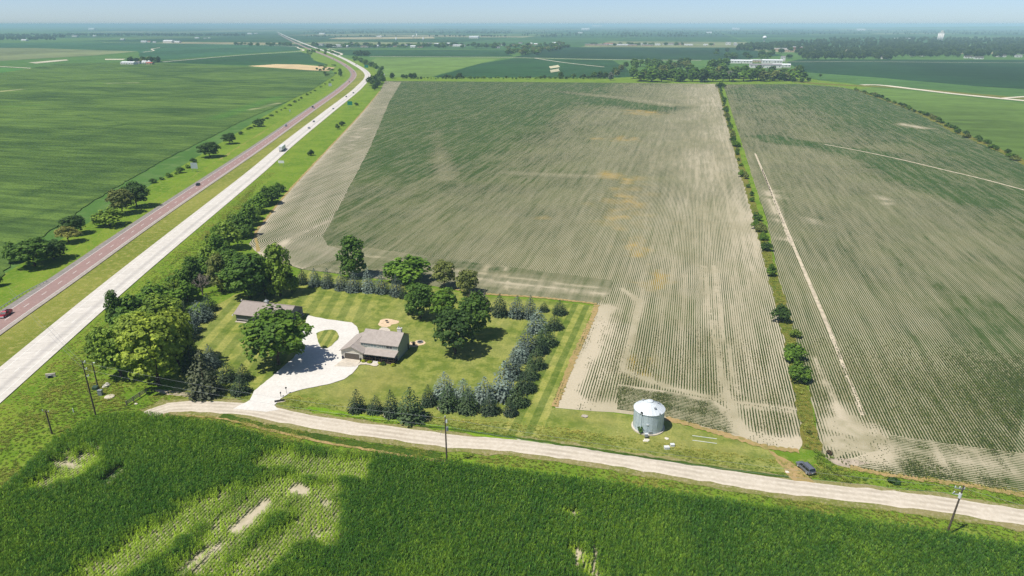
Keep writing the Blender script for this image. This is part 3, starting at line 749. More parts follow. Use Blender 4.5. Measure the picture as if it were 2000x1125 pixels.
flat('bare_track', GP([(1500,880),(1530,895),(1560,915),(1585,938),(1600,952),(1560,945),(1540,930),(1525,910)]), 0.17, M['dry'], jit=0.4, bstep=1.5)
flat('bare_track', GP([(286,815),(300,790),(320,775),(330,795),(325,815),(300,826)]), 0.18, M['gravel_edge'], jit=0.4, bstep=1.5)
flat('bare_soil', GP([(300,762),(340,764),(385,768),(398,774),(360,776),(320,770)]), 0.17, M['soil'], jit=0.4, bstep=1.5)
flat('bare_soil', GP([(1612,895),(1660,898),(1700,905),(1660,915),(1625,905)]), 0.17, M['soil'], jit=0.4, bstep=1.5)

# ------------------------------------------------------------------ plants: leaf meshes
def leaf_mesh(name, C, Nn, S, mats, rand, extra=None, aspect=1.0):
    """many small bent leaf clumps: centres C, normals Nn, sizes S; extra: MB with trunk in material slot 1"""
    n = len(C); Nn = Nn/np.linalg.norm(Nn, axis=1)[:, None]
    a = rand.normal(size=(n, 3)); u = np.cross(Nn, a); u /= np.linalg.norm(u, axis=1)[:, None]; w = np.cross(Nn, u)
    S = S[:, None]; V = np.empty((n, 5, 3))
    V[:, 0] = C - u*S*0.5*aspect - w*S*0.35; V[:, 1] = C + u*S*0.1*aspect - w*S*0.5 - Nn*S*0.12
    V[:, 2] = C + u*S*0.55*aspect + w*S*0.05 - Nn*S*0.15; V[:, 3] = C + u*S*0.1 + w*S*0.5 - Nn*S*0.1; V[:, 4] = C - u*S*0.5 + w*S*0.25
    verts = V.reshape(-1, 3); F = np.arange(n*5).reshape(n, 5)
    me = bpy.data.meshes.new(name)
    if extra:
        b = len(verts); vv = verts.tolist()+extra.v; ff = F.tolist()+[tuple(b+i for i in f) for f in extra.f]
    else: vv = verts.tolist(); ff = F.tolist()
    me.from_pydata(vv, [], ff)
    for m in mats: me.materials.append(m)
    if extra: me.polygons.foreach_set('material_index', [0]*n+[1]*len(extra.f))
    lf = np.repeat(np.clip(0.5*rand.random(n) + 0.9*vnoise(C[:, 0]*0.8+C[:, 2]*0.35+9, C[:, 1]*0.8+C[:, 2]*0.6+5) - 0.2, 0, 1), 5); lf = np.concatenate([lf, np.full(len(vv)-len(lf), 0.5)])
    add_attr(me, 'leaf', 'FLOAT', lf); me.update(); return me
def unit(rand, n):
    d = rand.normal(size=(n, 3)); return d/np.linalg.norm(d, axis=1)[:, None]
def crown_points(rand, lobes, n, size, inner=0.12):
    """leaves over the upper and outer sides of overlapping lobes; lobes: (centre, radii)"""
    w = np.array([np.prod(r)**(2/3) for _, r in lobes]); w = w/w.sum()
    C = []; Nn = []
    for (c, r), k in zip(lobes, (w*n).astype(int)):
        d = unit(rand, k); low = d[:, 2] < -0.45; d[low, 2] *= -0.5
        d /= np.linalg.norm(d, axis=1)[:, None]
        # tufts: pull leaves together into sprays
        m = max(6, k//11); hub = unit(rand, m); j = np.argmax(d @ hub.T, axis=1)
        d = d*0.62 + hub[j]*0.38; d /= np.linalg.norm(d, axis=1)[:, None]
        rad = 0.82 + 0.34*rand.random(m)[j] - 0.30*rand.random(k)**2.2 + 0.30*(rand.random(k) > 0.93)*rand.random(k)
        C.append(np.array(c) + d*np.array(r)*rad[:, None]); Nn.append(d*0.9 + unit(rand, k)*0.55 + np.array([0, 0, 0.5]))
    C = np.concatenate(C); Nn = np.concatenate(Nn)
    return C, Nn, size*(0.7+0.7*rand.random(len(C)))
def trunk_mb(rand, h, crown_z, r, limbs=6, spread=0.45):
    b = MB(); p = Vector((0, 0, -0.3)); segs = 4; pts = [p]
    for k in range(1, segs+1):
        pts.append(Vector((rand.normal()*0.02*h, rand.normal()*0.02*h, crown_z*1.25*k/segs)))
    for k in range(segs): b.cyl(pts[k], pts[k+1], r*(1-0.14*k), r*(1-0.14*(k+1)), 8, caps=False)
    for k in range(limbs):
        t = 2*math.pi*(k+rand.random()*0.5)/limbs; z0 = crown_z*(0.75+0.5*rand.random())
        L = h*spread*(0.6+0.5*rand.random()); q = Vector((math.cos(t)*L*0.7, math.sin(t)*L*0.7, z0+L*0.75))
        m = Vector((math.cos(t)*L*0.3, math.sin(t)*L*0.3, z0+L*0.45))
        b.cyl((0, 0, z0), m, r*0.45, r*0.3, 6, caps=False); b.cyl(m, q, r*0.3, r*0.08, 6, caps=False)
    return b
# tree kinds are made 10 m tall with a 4 m crown radius, then scaled
def make_crown(seed, n=2600, kind='round', size=0.52):
    rand = np.random.default_rng(seed); lobes = []
    if kind == 'round':
        lobes.append(((0, 0, 5.3), (2.7, 2.7, 3.6)))
        for k in range(17):
            t = k*2.4; e = -0.8+1.75*(k+rand.random())/17; rr = math.sqrt(max(0.05, 1-(e*0.92)**2))
            lobes.append(((rr*2.5*math.cos(t), rr*2.5*math.sin(t), 5.0+e*3.3), tuple(rand.uniform(0.95, 1.6)*np.array([1, 1, 0.85]))))
    elif kind == 'tall':
        for k in range(12):
            z = 1.9+k*0.62; t = k*2.4; q = 2.0*math.sin(math.pi*min(1, (k+2.5)/14))
            lobes.append(((q*math.cos(t), q*math.sin(t), z), tuple(rand.uniform(1.2, 1.9)*np.array([1, 1, 1.0]))))
    elif kind == 'spread':
        for k in range(20):
            t = k*2.4; q = 3.0*math.sqrt((k+0.5)/20); z = 8.1 - 0.42*q*q + rand.uniform(-1.3, 0.5)
            lobes.append(((q*math.cos(t), q*math.sin(t), z), tuple(rand.uniform(1.0, 1.7)*np.array([1, 1, 0.75]))))
    elif kind == 'bush':
        for k in range(9):
            t = k*2.4; q = rand.uniform(0.2, 2.6); z = rand.uniform(2.2, 6.8) if q < 1.5 else rand.uniform(1.8, 4.5)
            lobes.append(((q*math.cos(t), q*math.sin(t), z), tuple(rand.uniform(1.5, 2.3)*np.array([1, 1, 1.25]))))
    C, Nn, S = crown_points(rand, lobes, n, size)
    return C, Nn, S, rand
CROWN = {}; TRUNK = {}
for kind, seeds in (('round', (1, 2, 3)), ('tall', (4, 5)), ('spread', (6, 7)), ('bush', (8, 9, 10))):
    CROWN[kind] = []; TRUNK[kind] = []
    for sd in seeds:
        C, Nn, S, rand = make_crown(sd, 6200 if kind != 'bush' else 3400, kind, 0.33 if kind != 'bush' else 0.48)
        CROWN[kind].append(leaf_mesh('crown', C, Nn, S, [M['leaf']], rand))
        tb = trunk_mb(rand, 10, 1.0 if kind == 'bush' else 2.2, 0.26, 7, 0.42 if kind != 'bush' else 0.3)
        TRUNK[kind].append(tb.mesh('trunk', M['bark'], True))
FAR = []
for sd in (21, 22, 23, 24):
    C, Nn, S, rand = make_crown(sd, 700, ('round', 'spread', 'round', 'tall')[sd-21], 1.05)
    FAR.append(leaf_mesh('far_tree', C, Nn, S, [M['leaf'], M['bark']], rand, MB().cyl((0, 0, -0.3), (0, 0, 4.5), 0.3, 0.2, 6, caps=False)))
# bare, leafless tree
def bare_tree_mesh(sd):
    rand = np.random.default_rng(sd); b = MB()
    def grow(p, d, L, r, lev):
        q = p + d*L; b.cyl(p, q, r, r*0.6, 5 if lev < 2 else 3, caps=False)
        if lev == 4: return
        for k in range(4 if lev else 6):
            dd = (d + Vector(rand.normal(size=3))*0.62 + Vector((0, 0, 0.12))).normalized()
            grow(p + d*L*rand.uniform(0.55, 1.0), dd, L*rand.uniform(0.55, 0.75), r*0.55, lev+1)
    grow(Vector((0, 0, -0.3)), Vector((0, 0, 1)), 3.0, 0.24, 0)
    return b
BARE = bare_tree_mesh(31)
# conifers, 10 m tall, 3.2 m radius
def spruce_mesh(sd, n_tier=17, plump=1.0):
    rand = np.random.default_rng(sd); C = []; Nn = []; S = []
    for i in range(n_tier):
        t = i/(n_tier-1); z = 0.6 + 8.9*t
        prof = (1-t**2.5)**0.8*2.8*plump*(0.88+0.24*rand.random()) + 0.12 if t > 0.08 else 2.6*plump*(0.9+0.2*rand.random())
        nb = max(5, int(19*(1-t)+5))
        for k in range(nb):
            a = 2*math.pi*(k+rand.random()*0.7)/nb + i*0.7; L = prof*(0.82+0.3*rand.random())
            m = max(2, int(L/0.42))
            for q in range(m):
                f = (q+0.7)/m; r = L*f
                if f < 0.35 and t < 0.8: continue
                zz = z + 0.35*L*0.35 - 0.42*r*f + rand.normal()*0.07 + (0.12 if q == m-1 else 0)
                side = rand.normal()*0.16
                C.append((r*math.cos(a)-side*math.sin(a), r*math.sin(a)+side*math.cos(a), max(0.15, zz)))
                Nn.append((math.cos(a)*0.75+rand.normal()*0.25, math.sin(a)*0.75+rand.normal()*0.25, 0.85+rand.normal()*0.2)); S.append(0.55*(0.7+0.5*rand.random())*(0.6+0.4*(1-t)))
    C.append((0, 0, 9.8)); Nn.append((0.3, 0, 1)); S.append(0.4)
    return leaf_mesh('crown', np.array(C), np.array(Nn), np.array(S), [M['needle']], rand)
SPR = [spruce_mesh(41), spruce_mesh(42, 16, 1.06), spruce_mesh(43, 18, 0.95)]
SPR_T = MB().cyl((0, 0, -0.3), (0, 0, 8.5), 0.24, 0.05, 7, caps=False).mesh('trunk', M['bark'])

# leaf colours (surface colours, linear)
def lc(r, g, b): return srgb(r, g, b)
def nth_word(k):
    return f"{k}{'th' if 10 <= k % 100 <= 20 else {1: 'st', 2: 'nd', 3: 'rd'}.get(k % 10, 'th')}"
GREENS = dict(lime=lc(146,164,58), light=lc(124,150,54), mid=lc(104,138,46), dark=lc(88,120,44), deep=lc(72,100,42), olive=lc(124,134,68), grey=lc(128,134,112), yellow=lc(156,158,78))
def tree(bx, by, ty, w, kind, col, label, cat='tree', name='deciduous_tree', group=None, vary=True, E=None):
    """bx,by: foot in the photograph, ty: top, w: half width in pixels"""
    x, y = G(bx, by); h = max(1.5, height(bx, by, ty)*1.0); r = w*depth(bx, by)/FPX
    k = random.randrange(len(CROWN[kind])); rz = random.uniform(0, 6.28)
    o = empty(name, (x, y, 0.1), rz)
    sx = r/3.7; sz = h/9.6
    t = link('trunk', TRUNK[kind][k], o); c = link('crown', CROWN[kind][k], o)
    c.scale = (sx, sx, sz); t.scale = ((sx+sz)*0.5, (sx+sz)*0.5, sz)
    g = GREENS[col]; q = random.uniform(0.88, 1.12) if vary else 1
    c.color = (g[0]*q, g[1]*q, g[2]*q, 1)
    return tag(o, label, cat, group)
BLUE = lc(80,94,82); BLUE2 = lc(112,127,114); GRN = lc(50,68,40); GRN2 = lc(66,86,46); PINE = lc(76,82,56)
def spruce(bx, by, ty, w, col, label, group=None, name='spruce_tree', i=None):
    x, y = G(bx, by-1); h = height(bx, by, ty); r = w*depth(bx, by)/FPX
    o = empty(name, (x, y, 0.12), random.uniform(0, 6.28))
    k = random.randrange(3); c = link('crown', SPR[k], o); t = link('trunk', SPR_T, o)
    q = random.uniform(0.92, 1.08); c.scale = (r/2.55*q, r/2.5/q, h/9.8*random.uniform(0.94, 1.08)); t.scale = (r/3, r/3, h/9.9)
    o.rotation_euler = (random.uniform(-0.035, 0.035), random.uniform(-0.035, 0.035), o.rotation_euler[2])
    q = random.uniform(0.9, 1.12); c.color = (col[0]*q, col[1]*q, col[2]*q, 1)
    return tag(o, label, 'spruce', group)

# ------------------------------------------------------------------ scattered plants (uncountable)
def scatter(name, pts, scale, tone, inst_mesh, kind='stuff', tilt=0.0):
    """points carrying copies of a plant through geometry nodes: one object"""
    n = len(pts); me = bpy.data.meshes.new(name); me.from_pydata([tuple(p) for p in pts], [], [])
    add_attr(me, 'rz', 'FLOAT', RNG.uniform(0, 6.283, n)); add_attr(me, 'sc', 'FLOAT', scale); add_attr(me, 'tone', 'FLOAT', tone)
    o = link(name, me); tag(o, kind=kind)
    src = bpy.data.objects.new(name+'_plant', inst_mesh)
    ng = bpy.data.node_groups.new(name, 'GeometryNodeTree')
    ng.interface.new_socket('Geometry', in_out='INPUT', socket_type='NodeSocketGeometry')
    ng.interface.new_socket('Geometry', in_out='OUTPUT', socket_type='NodeSocketGeometry')
    gi = ng.nodes.new('NodeGroupInput'); go = ng.nodes.new('NodeGroupOutput')
    ip = ng.nodes.new('GeometryNodeInstanceOnPoints'); ob = ng.nodes.new('GeometryNodeObjectInfo'); ob.inputs['Object'].default_value = src
    ob.inputs['As Instance'].default_value = True
    ar = ng.nodes.new('GeometryNodeInputNamedAttribute'); ar.data_type = 'FLOAT'; ar.inputs['Name'].default_value = 'rz'
    as_ = ng.nodes.new('GeometryNodeInputNamedAttribute'); as_.data_type = 'FLOAT'; as_.inputs['Name'].default_value = 'sc'
    cx = ng.nodes.new('ShaderNodeCombineXYZ'); ng.links.new(ar.outputs['Attribute'], cx.inputs['Z'])
    ng.links.new(gi.outputs[0], ip.inputs['Points']); ng.links.new(ob.outputs['Geometry'], ip.inputs['Instance'])
    ng.links.new(cx.outputs[0], ip.inputs['Rotation']); ng.links.new(as_.outputs['Attribute'], ip.inputs['Scale'])
    ng.links.new(ip.outputs[0], go.inputs[0])
    md = o.modifiers.new('plants', 'NODES'); md.node_group = ng
    return o
def plant_mesh(name, mat, blades):
    """blades: list of (p0, p1, p2, width): bent tapering leaves"""
    v = []; f = []; lf = []
    for p0, p1, p2, w in blades:
        p0, p1, p2 = map(np.array, (p0, p1, p2)); d = p2-p0; s = np.cross(d, (0, 0, 1)); ln = np.linalg.norm(s)
        s = s/ln if ln > 1e-6 else np.array([1., 0, 0]); b = len(v)
        v += [p0-s*w*0.4, p0+s*w*0.4, p1+s*w*0.5, p1-s*w*0.5, p2]; f += [(b, b+1, b+2, b+3), (b+3, b+2, b+4)]
        lf += [random.random()]*5
    me = bpy.data.meshes.new(name); me.from_pydata([tuple(p) for p in v], [], f); me.materials.append(mat)
    add_attr(me, 'leaf', 'FLOAT', lf); me.update(); return me
# corn: two plants, 2.3 m
M['corn_leaf'] = tone_leaf_material('corn_leaf', srgb(68,110,30), srgb(178,206,56), 0.35)
bl = []
for px_ in (-0.2, 0.2):
    py_ = random.uniform(-0.06, 0.06)
    for k in range(12):
        z = 0.35+k*0.16; a = k*math.pi*0.93 + px_*9 + random.uniform(-0.5, 0.5); L = 0.75*(1-0.35*abs(k-6)/6)
        c_, s_ = math.cos(a), math.sin(a)
        bl.append(((px_, py_, z), (px_+c_*L*0.55, py_+s_*L*0.55, z+0.30), (px_+c_*L, py_+s_*L, z-0.02), 0.11))
    for k in range(3):
        a = k*2.1; bl.append(((px_, py_, 2.1), (px_+0.05*math.cos(a), py_+0.05*math.sin(a), 2.3), (px_+0.13*math.cos(a), py_+0.13*math.sin(a), 2.5), 0.03))
CORN = plant_mesh('corn_plant', M['corn_leaf'], bl)
M['grass_blade'] = tone_leaf_material('grass_blade', srgb(88,118,30), srgb(178,172,84), 0.35)
bl = []
for k in range(22):
    a = random.uniform(0, 6.28); r = random.uniform(0, 0.28); L = random.uniform(0.12, 0.36); t = random.uniform(0.2, 0.55); c_, s_ = math.cos(a), math.sin(a)
    bl.append(((r*c_, r*s_, 0), (r*c_+t*0.4*c_, r*s_+t*0.4*s_, L*0.7), (r*c_+t*c_, r*s_+t*s_, L), 0.09))
TUFT = plant_mesh('grass_tuft', M['grass_blade'], bl)
M['bean_leaf'] = tone_leaf_material('bean_leaf', srgb(66,84,42), srgb(118,126,62), 0.25)
bl = []
for k in range(14):
    a = random.uniform(0, 6.28); r = random.uniform(0.05, 0.2); z = random.uniform(0.12, 0.36); c_, s_ = math.cos(a), math.sin(a)
    bl.append(((r*0.4*c_, r*0.4*s_, z-0.05), (r*c_, r*s_, z), (r*1.5*c_, r*1.5*s_, z-0.04), 0.15))
BEAN = plant_mesh('bean_plant', M['bean_leaf'], bl)

# corn in the foreground
CORNP = GP([(-60,1040),(0,975),(60,915),(110,870),(180,826),(235,817),(300,818),(420,836),(560,872),(620,884),(700,893),(790,903),(880,913),(1000,928),(1200,956),(1500,1001),(1800,1046),(2000,1076),(2300,1125),(2500,1330),(-500,1330)])
def corn_state(P):
    E, N = P[:, 0], P[:, 1]
    bare = np.zeros(len(P)); stunt = np.zeros(len(P))
    for pts, r in (([(205,948),(236,922)], 1.3), ([(578,957),(592,962)], 1.5), ([(462,1035),(520,985)], 1.3), ([(400,1080),(350,1125)], 0.5), ([(430,1065),(380,1125)], 0.5), ([(85,960),(98,955)], 0.8), ([(635,1040),(600,1060)], 0.5), ([(632,987),(640,984)], 0.6), ([(1118,1005),(1124,1000)], 0.5), ([(1160,1125),(1162,1070)], 0.45), ([(1125,1120),(1130,1075)], 0.35)):
        bare = np.maximum(bare, blob(P, GP(pts), r, r*0.35, 0.35, 2.0))
    sp = 0.8*blob(P, GP([(135,905),(165,885)]), 3.4, 2.6, 0.9, 1.6)*sst(0.4, 0.6, fbm(E/1.1, N/1.6, 3)); bare = np.maximum(bare, sp)
    for pts, r in (([(560,905),(690,915)], 3.6), ([(600,925),(700,932)], 2.5), ([(520,905),(560,900)], 2.5), ([(540,960),(480,1020),(400,1100)], 5.0), ([(620,970),(600,1030),(470,1125)], 4.0), ([(430,985),(330,1040),(200,1125)], 4.6), ([(500,985),(440,1020)], 4.0), ([(640,960),(600,990)], 3.0), ([(150,905),(130,930)], 4.5), ([(1125,1085),(1160,1125)], 1.6), ([(650,1000),(640,1050)], 2.5), ([(80,950),(100,950)], 2.0), ([(1112,1008),(1124,1012)], 1.2)):
        stunt = np.maximum(stunt, blob(P, GP(pts), r, r*0.6, 0.6, 4.0))
    return bare, stunt
def corn_ground(P):
    b, s = corn_state(P)
    return dict(mask=np.stack([np.clip(0.8-b-0.35*s, 0, 1), s*0.0, np.clip(b, 0, 1), b*0+1], 1), row=P[:, 0])
sheet('corn_ground', CORNP, 0.10, M['soy'], 1.5, corn_ground, 0.3, 3.0)
A = np.array(CORNP); pts = []
e0, e1, n0, n1 = A[:, 0].min(), A[:, 0].max(), A[:, 1].min(), A[:, 1].max()
gx, gy = np.meshgrid(np.arange(e0, e1, 0.762), np.arange(n0, n1, 0.44))
P = np.stack([gx.ravel(), gy.ravel()], 1) + RNG.normal(0, 1, (gx.size, 2))*np.array([0.15, 0.12])
P = P[inpoly(P, CORNP)]
# keep what a camera near the photograph's could see
cx_ = P[:, 0]*_cy + P[:, 1]*_sy; cyv = -P[:, 0]*_sy + P[:, 1]*_cy
P = P[(cyv > 92) & (np.abs(cx_) < 0.86*cyv + 16)]
bare, stunt = corn_state(P)
keep = RNG.random(len(P)) > np.clip(bare*1.15 + stunt*0.16, 0, 1); P, stunt, bare = P[keep], stunt[keep], bare[keep]
edge = polydist(P, CORNP[3:20])
sc = (0.92 + 0.16*fbm(P[:, 0]/9, P[:, 1]/9, 3) + RNG.normal(0, 0.05, len(P)))*(1-0.50*stunt)*(1-0.25*bare)
tone = np.clip(0.06 + 0.45*(fbm(P[:, 0]/14, P[:, 1]/14, 4)-0.4) + 0.85*stunt*(0.30+0.9*fbm(P[:, 0]/2.4, P[:, 1]/7, 3)) + RNG.normal(0, 0.10, len(P)), 0, 1)
scatter('corn_plants', np.concatenate([P, np.full((len(P), 1), 0.1)], 1), sc, tone, CORN)
NC = len(P)

# bean plants standing in the nearest rows
def bean_rows(poly, paint, along, skip=()):
    A = np.array(poly); lo, hi = A.min(0), np.minimum(A.max(0), [260, 238])
    lo = np.maximum(lo, [-120, 100])
    if along == 'N': gx, gy = np.meshgrid(np.arange(math.ceil(lo[0]/0.762)*0.762, hi[0], 0.762), np.arange(lo[1], hi[1], 0.34))
    else: gx, gy = np.meshgrid(np.arange(lo[0], hi[0], 0.34), np.arange(math.ceil(lo[1]/0.762)*0.762, hi[1], 0.762))
    Q = np.stack([gx.ravel(), gy.ravel()], 1) + RNG.normal(0, 0.06, (gx.size, 2))
    cy_ = -Q[:, 0]*_sy + Q[:, 1]*_cy; cx2 = Q[:, 0]*_cy + Q[:, 1]*_sy
    Q = Q[(np.abs(cx2) < 0.80*cy_+10)]; Q = Q[inpoly(Q, poly)]
    for p in skip: Q = Q[~inpoly(Q, p)]
    cov = paint(Q)['mask'][:, 0] + (fbm(Q[:, 0]/2.2, Q[:, 1]/9, 3)-0.5)*0.9
    k = RNG.random(len(Q)) < np.clip(cov*1.4, 0, 0.9)*(1-sst(195, 238, Q[:, 1])); return Q[k], np.clip(0.5+cov[k]*0.7, 0.45, 1.15)
HEADS = [GP([(1207,751),(1300,764),(1395,783),(1428,806),(1444,850),(1425,848),(1390,838),(1300,814),(1205,800)]), GP([(592,526.5),(700,497),(640,480),(700,482),(830,500),(1000,523),(1196,548),(1192,574),(1166,594),(1060,582),(945,574),(830,556)]), GP([(1740,850),(1860,868),(2000,886),(2700,980),(2700,1008),(2000,964),(1900,946),(1760,928),(1660,910),(1640,900),(1720,880)])]
bq = [bean_rows(MAIN, paint_main, 'N', HEADS), bean_rows(EAST, paint_east, 'N', HEADS), bean_rows(HEADS[0], paint_cross, 'E'), bean_rows(HEADS[2], paint_east_head, 'E')]
BQ = np.concatenate([q for q, _ in bq]); BS = np.concatenate([q for _, q in bq])
scatter('bean_plants', np.concatenate([BQ, np.full((len(BQ), 1), 0.1)], 1), BS, RNG.random(len(BQ))*0.8, BEAN)

# rank grass on the verges near the camera
def grass_zone(polys, dens, scl, tone, sd=0.12, name='grass_tufts', lowtone=None):
    allP = []; allS = []; allT = []
    for poly, d, s_, t_ in polys:
        W = GP(poly) if not isinstance(poly, np.ndarray) else poly.tolist(); A = np.array(W); lo, hi = A.min(0), A.max(0)
        n = int((hi[0]-lo[0])*(hi[1]-lo[1])*d); Q = RNG.uniform(lo, hi, (n, 2)); Q = Q[inpoly(Q, W)]
        if len(Q) == 0: continue
        v = fbm(Q[:, 0]/7, Q[:, 1]/7, 4)
        keep = RNG.random(len(Q)) < np.clip(0.3+1.4*v, 0, 1); Q = Q[keep]; v = v[keep]
        allP.append(Q); allS.append(s_*(0.5+v)*(0.75+0.5*RNG.random(len(Q)))); allT.append(np.clip(t_+(v-0.5)*0.9+RNG.normal(0, sd, len(Q)), 0, 1))
    Q = np.concatenate(allP); S_ = np.concatenate(allS); T_ = np.concatenate(allT)
    ok = ~(inpoly(Q, DRIVE) | (polydist(Q, DRIVE+[DRIVE[0]]) < 0.6) | (polydist(Q, GR.tolist()) < 4.0)); Q, S_, T_ = Q[ok], S_[ok], T_[ok]
    return scatter(name, np.concatenate([Q, np.full((len(Q), 1), 0.06)], 1), S_, T_, TUFT)
def side_poly(line, a, b):
    t, nr = frame_of(line); return np.concatenate([line+nr*a, (line+nr*b)[::-1]])
grs = near(GR, 1e9); GRs = GR[(GR[:, 0] < 140)]
grass_zone([
    ([(0,985),(60,915),(110,870),(180,826),(240,816),(290,815),(300,790),(255,800),(240,770),(300,760),(290,745),(200,740),(150,690),(60,790),(-60,900),(-60,1040)], 2.6, 0.75, 0.34),
    ([(150,690),(200,740),(260,690),(300,600),(400,500),(480,430),(500,360),(440,420),(300,545)], 1.4, 0.8, 0.3),
    (side_poly(GRs, -8.8, -4.3), 2.6, 0.6, 0.30),
    (side_poly(GRs, -10.3, -8.6), 3.0, 0.6, 0.7),
    (side_poly(GRs[60:], 4.6, 10.0), 2.6, 0.65, 0.36),
    (side_poly(GRs[60:], 9.5, 14.0), 3.2, 0.7, 0.66),
    (side_poly(GRs[:66], 4.6, 12.0), 2.6, 0.65, 0.38),
    (side_poly(near(WL, 420)[:60], 7.5, 14), 1.4, 0.6, 0.42),
    (side_poly(GP([(1403,168),(1440,300),(1470,400),(1507,530),(1540,650),(1570,790),(1588,880)]) if False else np.array(resample(GP([(1470,400),(1507,530),(1540,650),(1570,790),(1588,880)]), 5, 0, False)), -1.6, 1.6), 1.2, 1.0, 0.35),
    ([(1590,880),(1620,890),(1650,925),(1700,940),(1640,945),(1600,935)], 1.8, 1.1, 0.12),
], 1, 1, 0.4)

# ------------------------------------------------------------------ trees of the homestead
YARD = [  # foot x, foot y, top y, half width, kind, colour, label
 (545,712,606,64,'round','mid','large round shade tree on the lawn beside the white drive'),
 (888,692,602,41,'round','deep','big dark tree casting a shadow on the east lawn'),
 (926,660,572,34,'round','dark','tall dark tree just behind the big dark lawn tree'),
 (822,622,551,31,'round','dark','lawn tree with bare lower trunk north-east of the house'),
 (868,630,562,27,'round','mid','lawn tree between the two dark trees behind the house'),
 (806,612,585,14,'bush','dark','small low-crowned tree left of the lawn tree behind the house'),
 (690,541,463,31,'tall','dark','tall upright dark tree behind the row of blue spruces'),
 (796,552,497,41,'bush','mid','wide many-stemmed tree at the bean field edge'),
 (868,562,508,23,'round','olive','olive-green tree right of the wide field-edge tree'),
 (912,574,525,23,'round','olive','rightmost olive-green tree on the field edge'),
 (548,578,480,33,'tall','light','tall light green tree behind the shed'),
 (488,582,492,48,'round','dark','broad dark tree behind the west end of the shed'),
 (518,578,520,26,'bush','dark','dense dark tree between the shed and the tall light green tree'),
 (570,572,528,17,'bush','light','low bright bush at the foot of the tall light green tree'),
 (455,545,487,30,'round','dark','dark tree on the corner of the field by the curved rows'),
 (432,570,500,26,'tall','olive','thin olive tree beside the grey leafless tree'),
 (412,528,470,22,'bush','light','bright green tree close to the highway verge'),
 (380,560,505,22,'tall','dark','narrow dark tree left of the grey leafless tree'),
 (352,575,522,26,'bush','mid','leafy scrub tree in the belt along the highway'),
 (305,606,548,36,'bush','mid','wide scrub tree in the belt beside the white carriageway'),
 (262,640,565,34,'bush','dark','dark scrub tree overhanging the white carriageway'),
 (232,643,572,20,'tall','dark','upright dark tree at the very edge of the white carriageway'),
 (318,648,574,40,'spread','light','flat-crowned light tree above the bright lime grove'),
 (262,680,608,42,'spread','light','light green tree at the upper left of the lime grove'),
 (206,712,632,26,'spread','light','leftmost light green tree of the lime grove'),
 (236,735,636,44,'round','light','light green tree on the lower left of the lime grove'),
 (310,752,618,58,'round','lime','largest lime-green tree at the front of the west grove'),
 (350,716,596,40,'round','lime','lime-green tree against the dark spruces'),
 (283,715,604,46,'round','lime','lime-green tree in the middle of the west grove'),
]
for bx, by, ty, w, kind, col, lab in YARD: tree(bx, by, ty, w, kind, col, lab)
# lone leafless trees
def bare_tree(bx, by, ty, label, mat):
    o = BARE.build('leafless_tree', mat); h = height(bx, by, ty)
    o.location = (*G(bx, by), 0.1); o.rotation_euler = (0, 0, random.uniform(0, 6)); o.scale = (h/8.6,)*3
    tag(o, label, 'tree')
bare_tree(396,576,520,'grey leafless tree in the belt west of the shed', M['grey_bark'])
bare_tree(925,592,560,'small grey leafless tree behind the dark lawn trees', M['grey_bark'])
# trees and bushes along the verge between the white carriageway and the field
VERGE = [(425,508,452,26,'mid'),(446,488,428,26,'light'),(470,462,412,24,'dark'),(488,440,395,18,'mid'),(505,415,375,20,'mid'),(524,398,362,20,'dark'),(545,375,354,11,'dark'),
 (402,540,495,22,'mid'),(395,522,488,18,'light'),(418,496,455,18,'light'),(436,470,432,18,'mid'),(458,448,412,18,'light'),(478,452,420,16,'mid'),(498,428,396,15,'light'),(514,404,374,15,'mid'),(534,384,360,13,'dark'),(380,552,512,18,'light'),(345,585,545,18,'light'),(366,590,545,24,'mid'),(336,612,572,22,'light'),(440,520,478,22,'dark'),(608,304,290,6,'deep'),(660,252,241,6,'deep'),(668,246,236,6,'deep'),(696,206,199,4,'deep')]
ords = ['nearest','second','third','fourth','fifth','sixth','seventh','eighth','ninth','tenth','eleventh','twelfth','thirteenth','fourteenth','fifteenth','sixteenth','seventeenth','eighteenth','nineteenth','twentieth','twenty-first','twenty-second','twenty-third','twenty-fourth','twenty-fifth','twenty-sixth']
for i, (bx, by, ty, w, col) in enumerate(sorted(VERGE, key=lambda t: -t[1])):
    tree(bx, by, ty, w, 'bush', col, f'{ords[i]} bush from the grove along the east verge of the highway', 'bush', 'verge_bush', 'bushes between highway and field')
# clump at the highway bend
for i, (bx, by, ty, w, col) in enumerate([(740,158,138,9,'deep'),(728,167,146,11,'deep'),(737,172,153,9,'deep'),(748,163,140,8,'dark'),(732,176,164,6,'deep'),(742,148,134,6,'dark')]):
    tree(bx, by, ty, w, 'bush', col, f'{("tallest","leftmost","front","rightmost","lowest","rear")[i]} tree of the dark clump inside the highway bend', 'tree', 'clump_tree', 'clump at the highway bend')
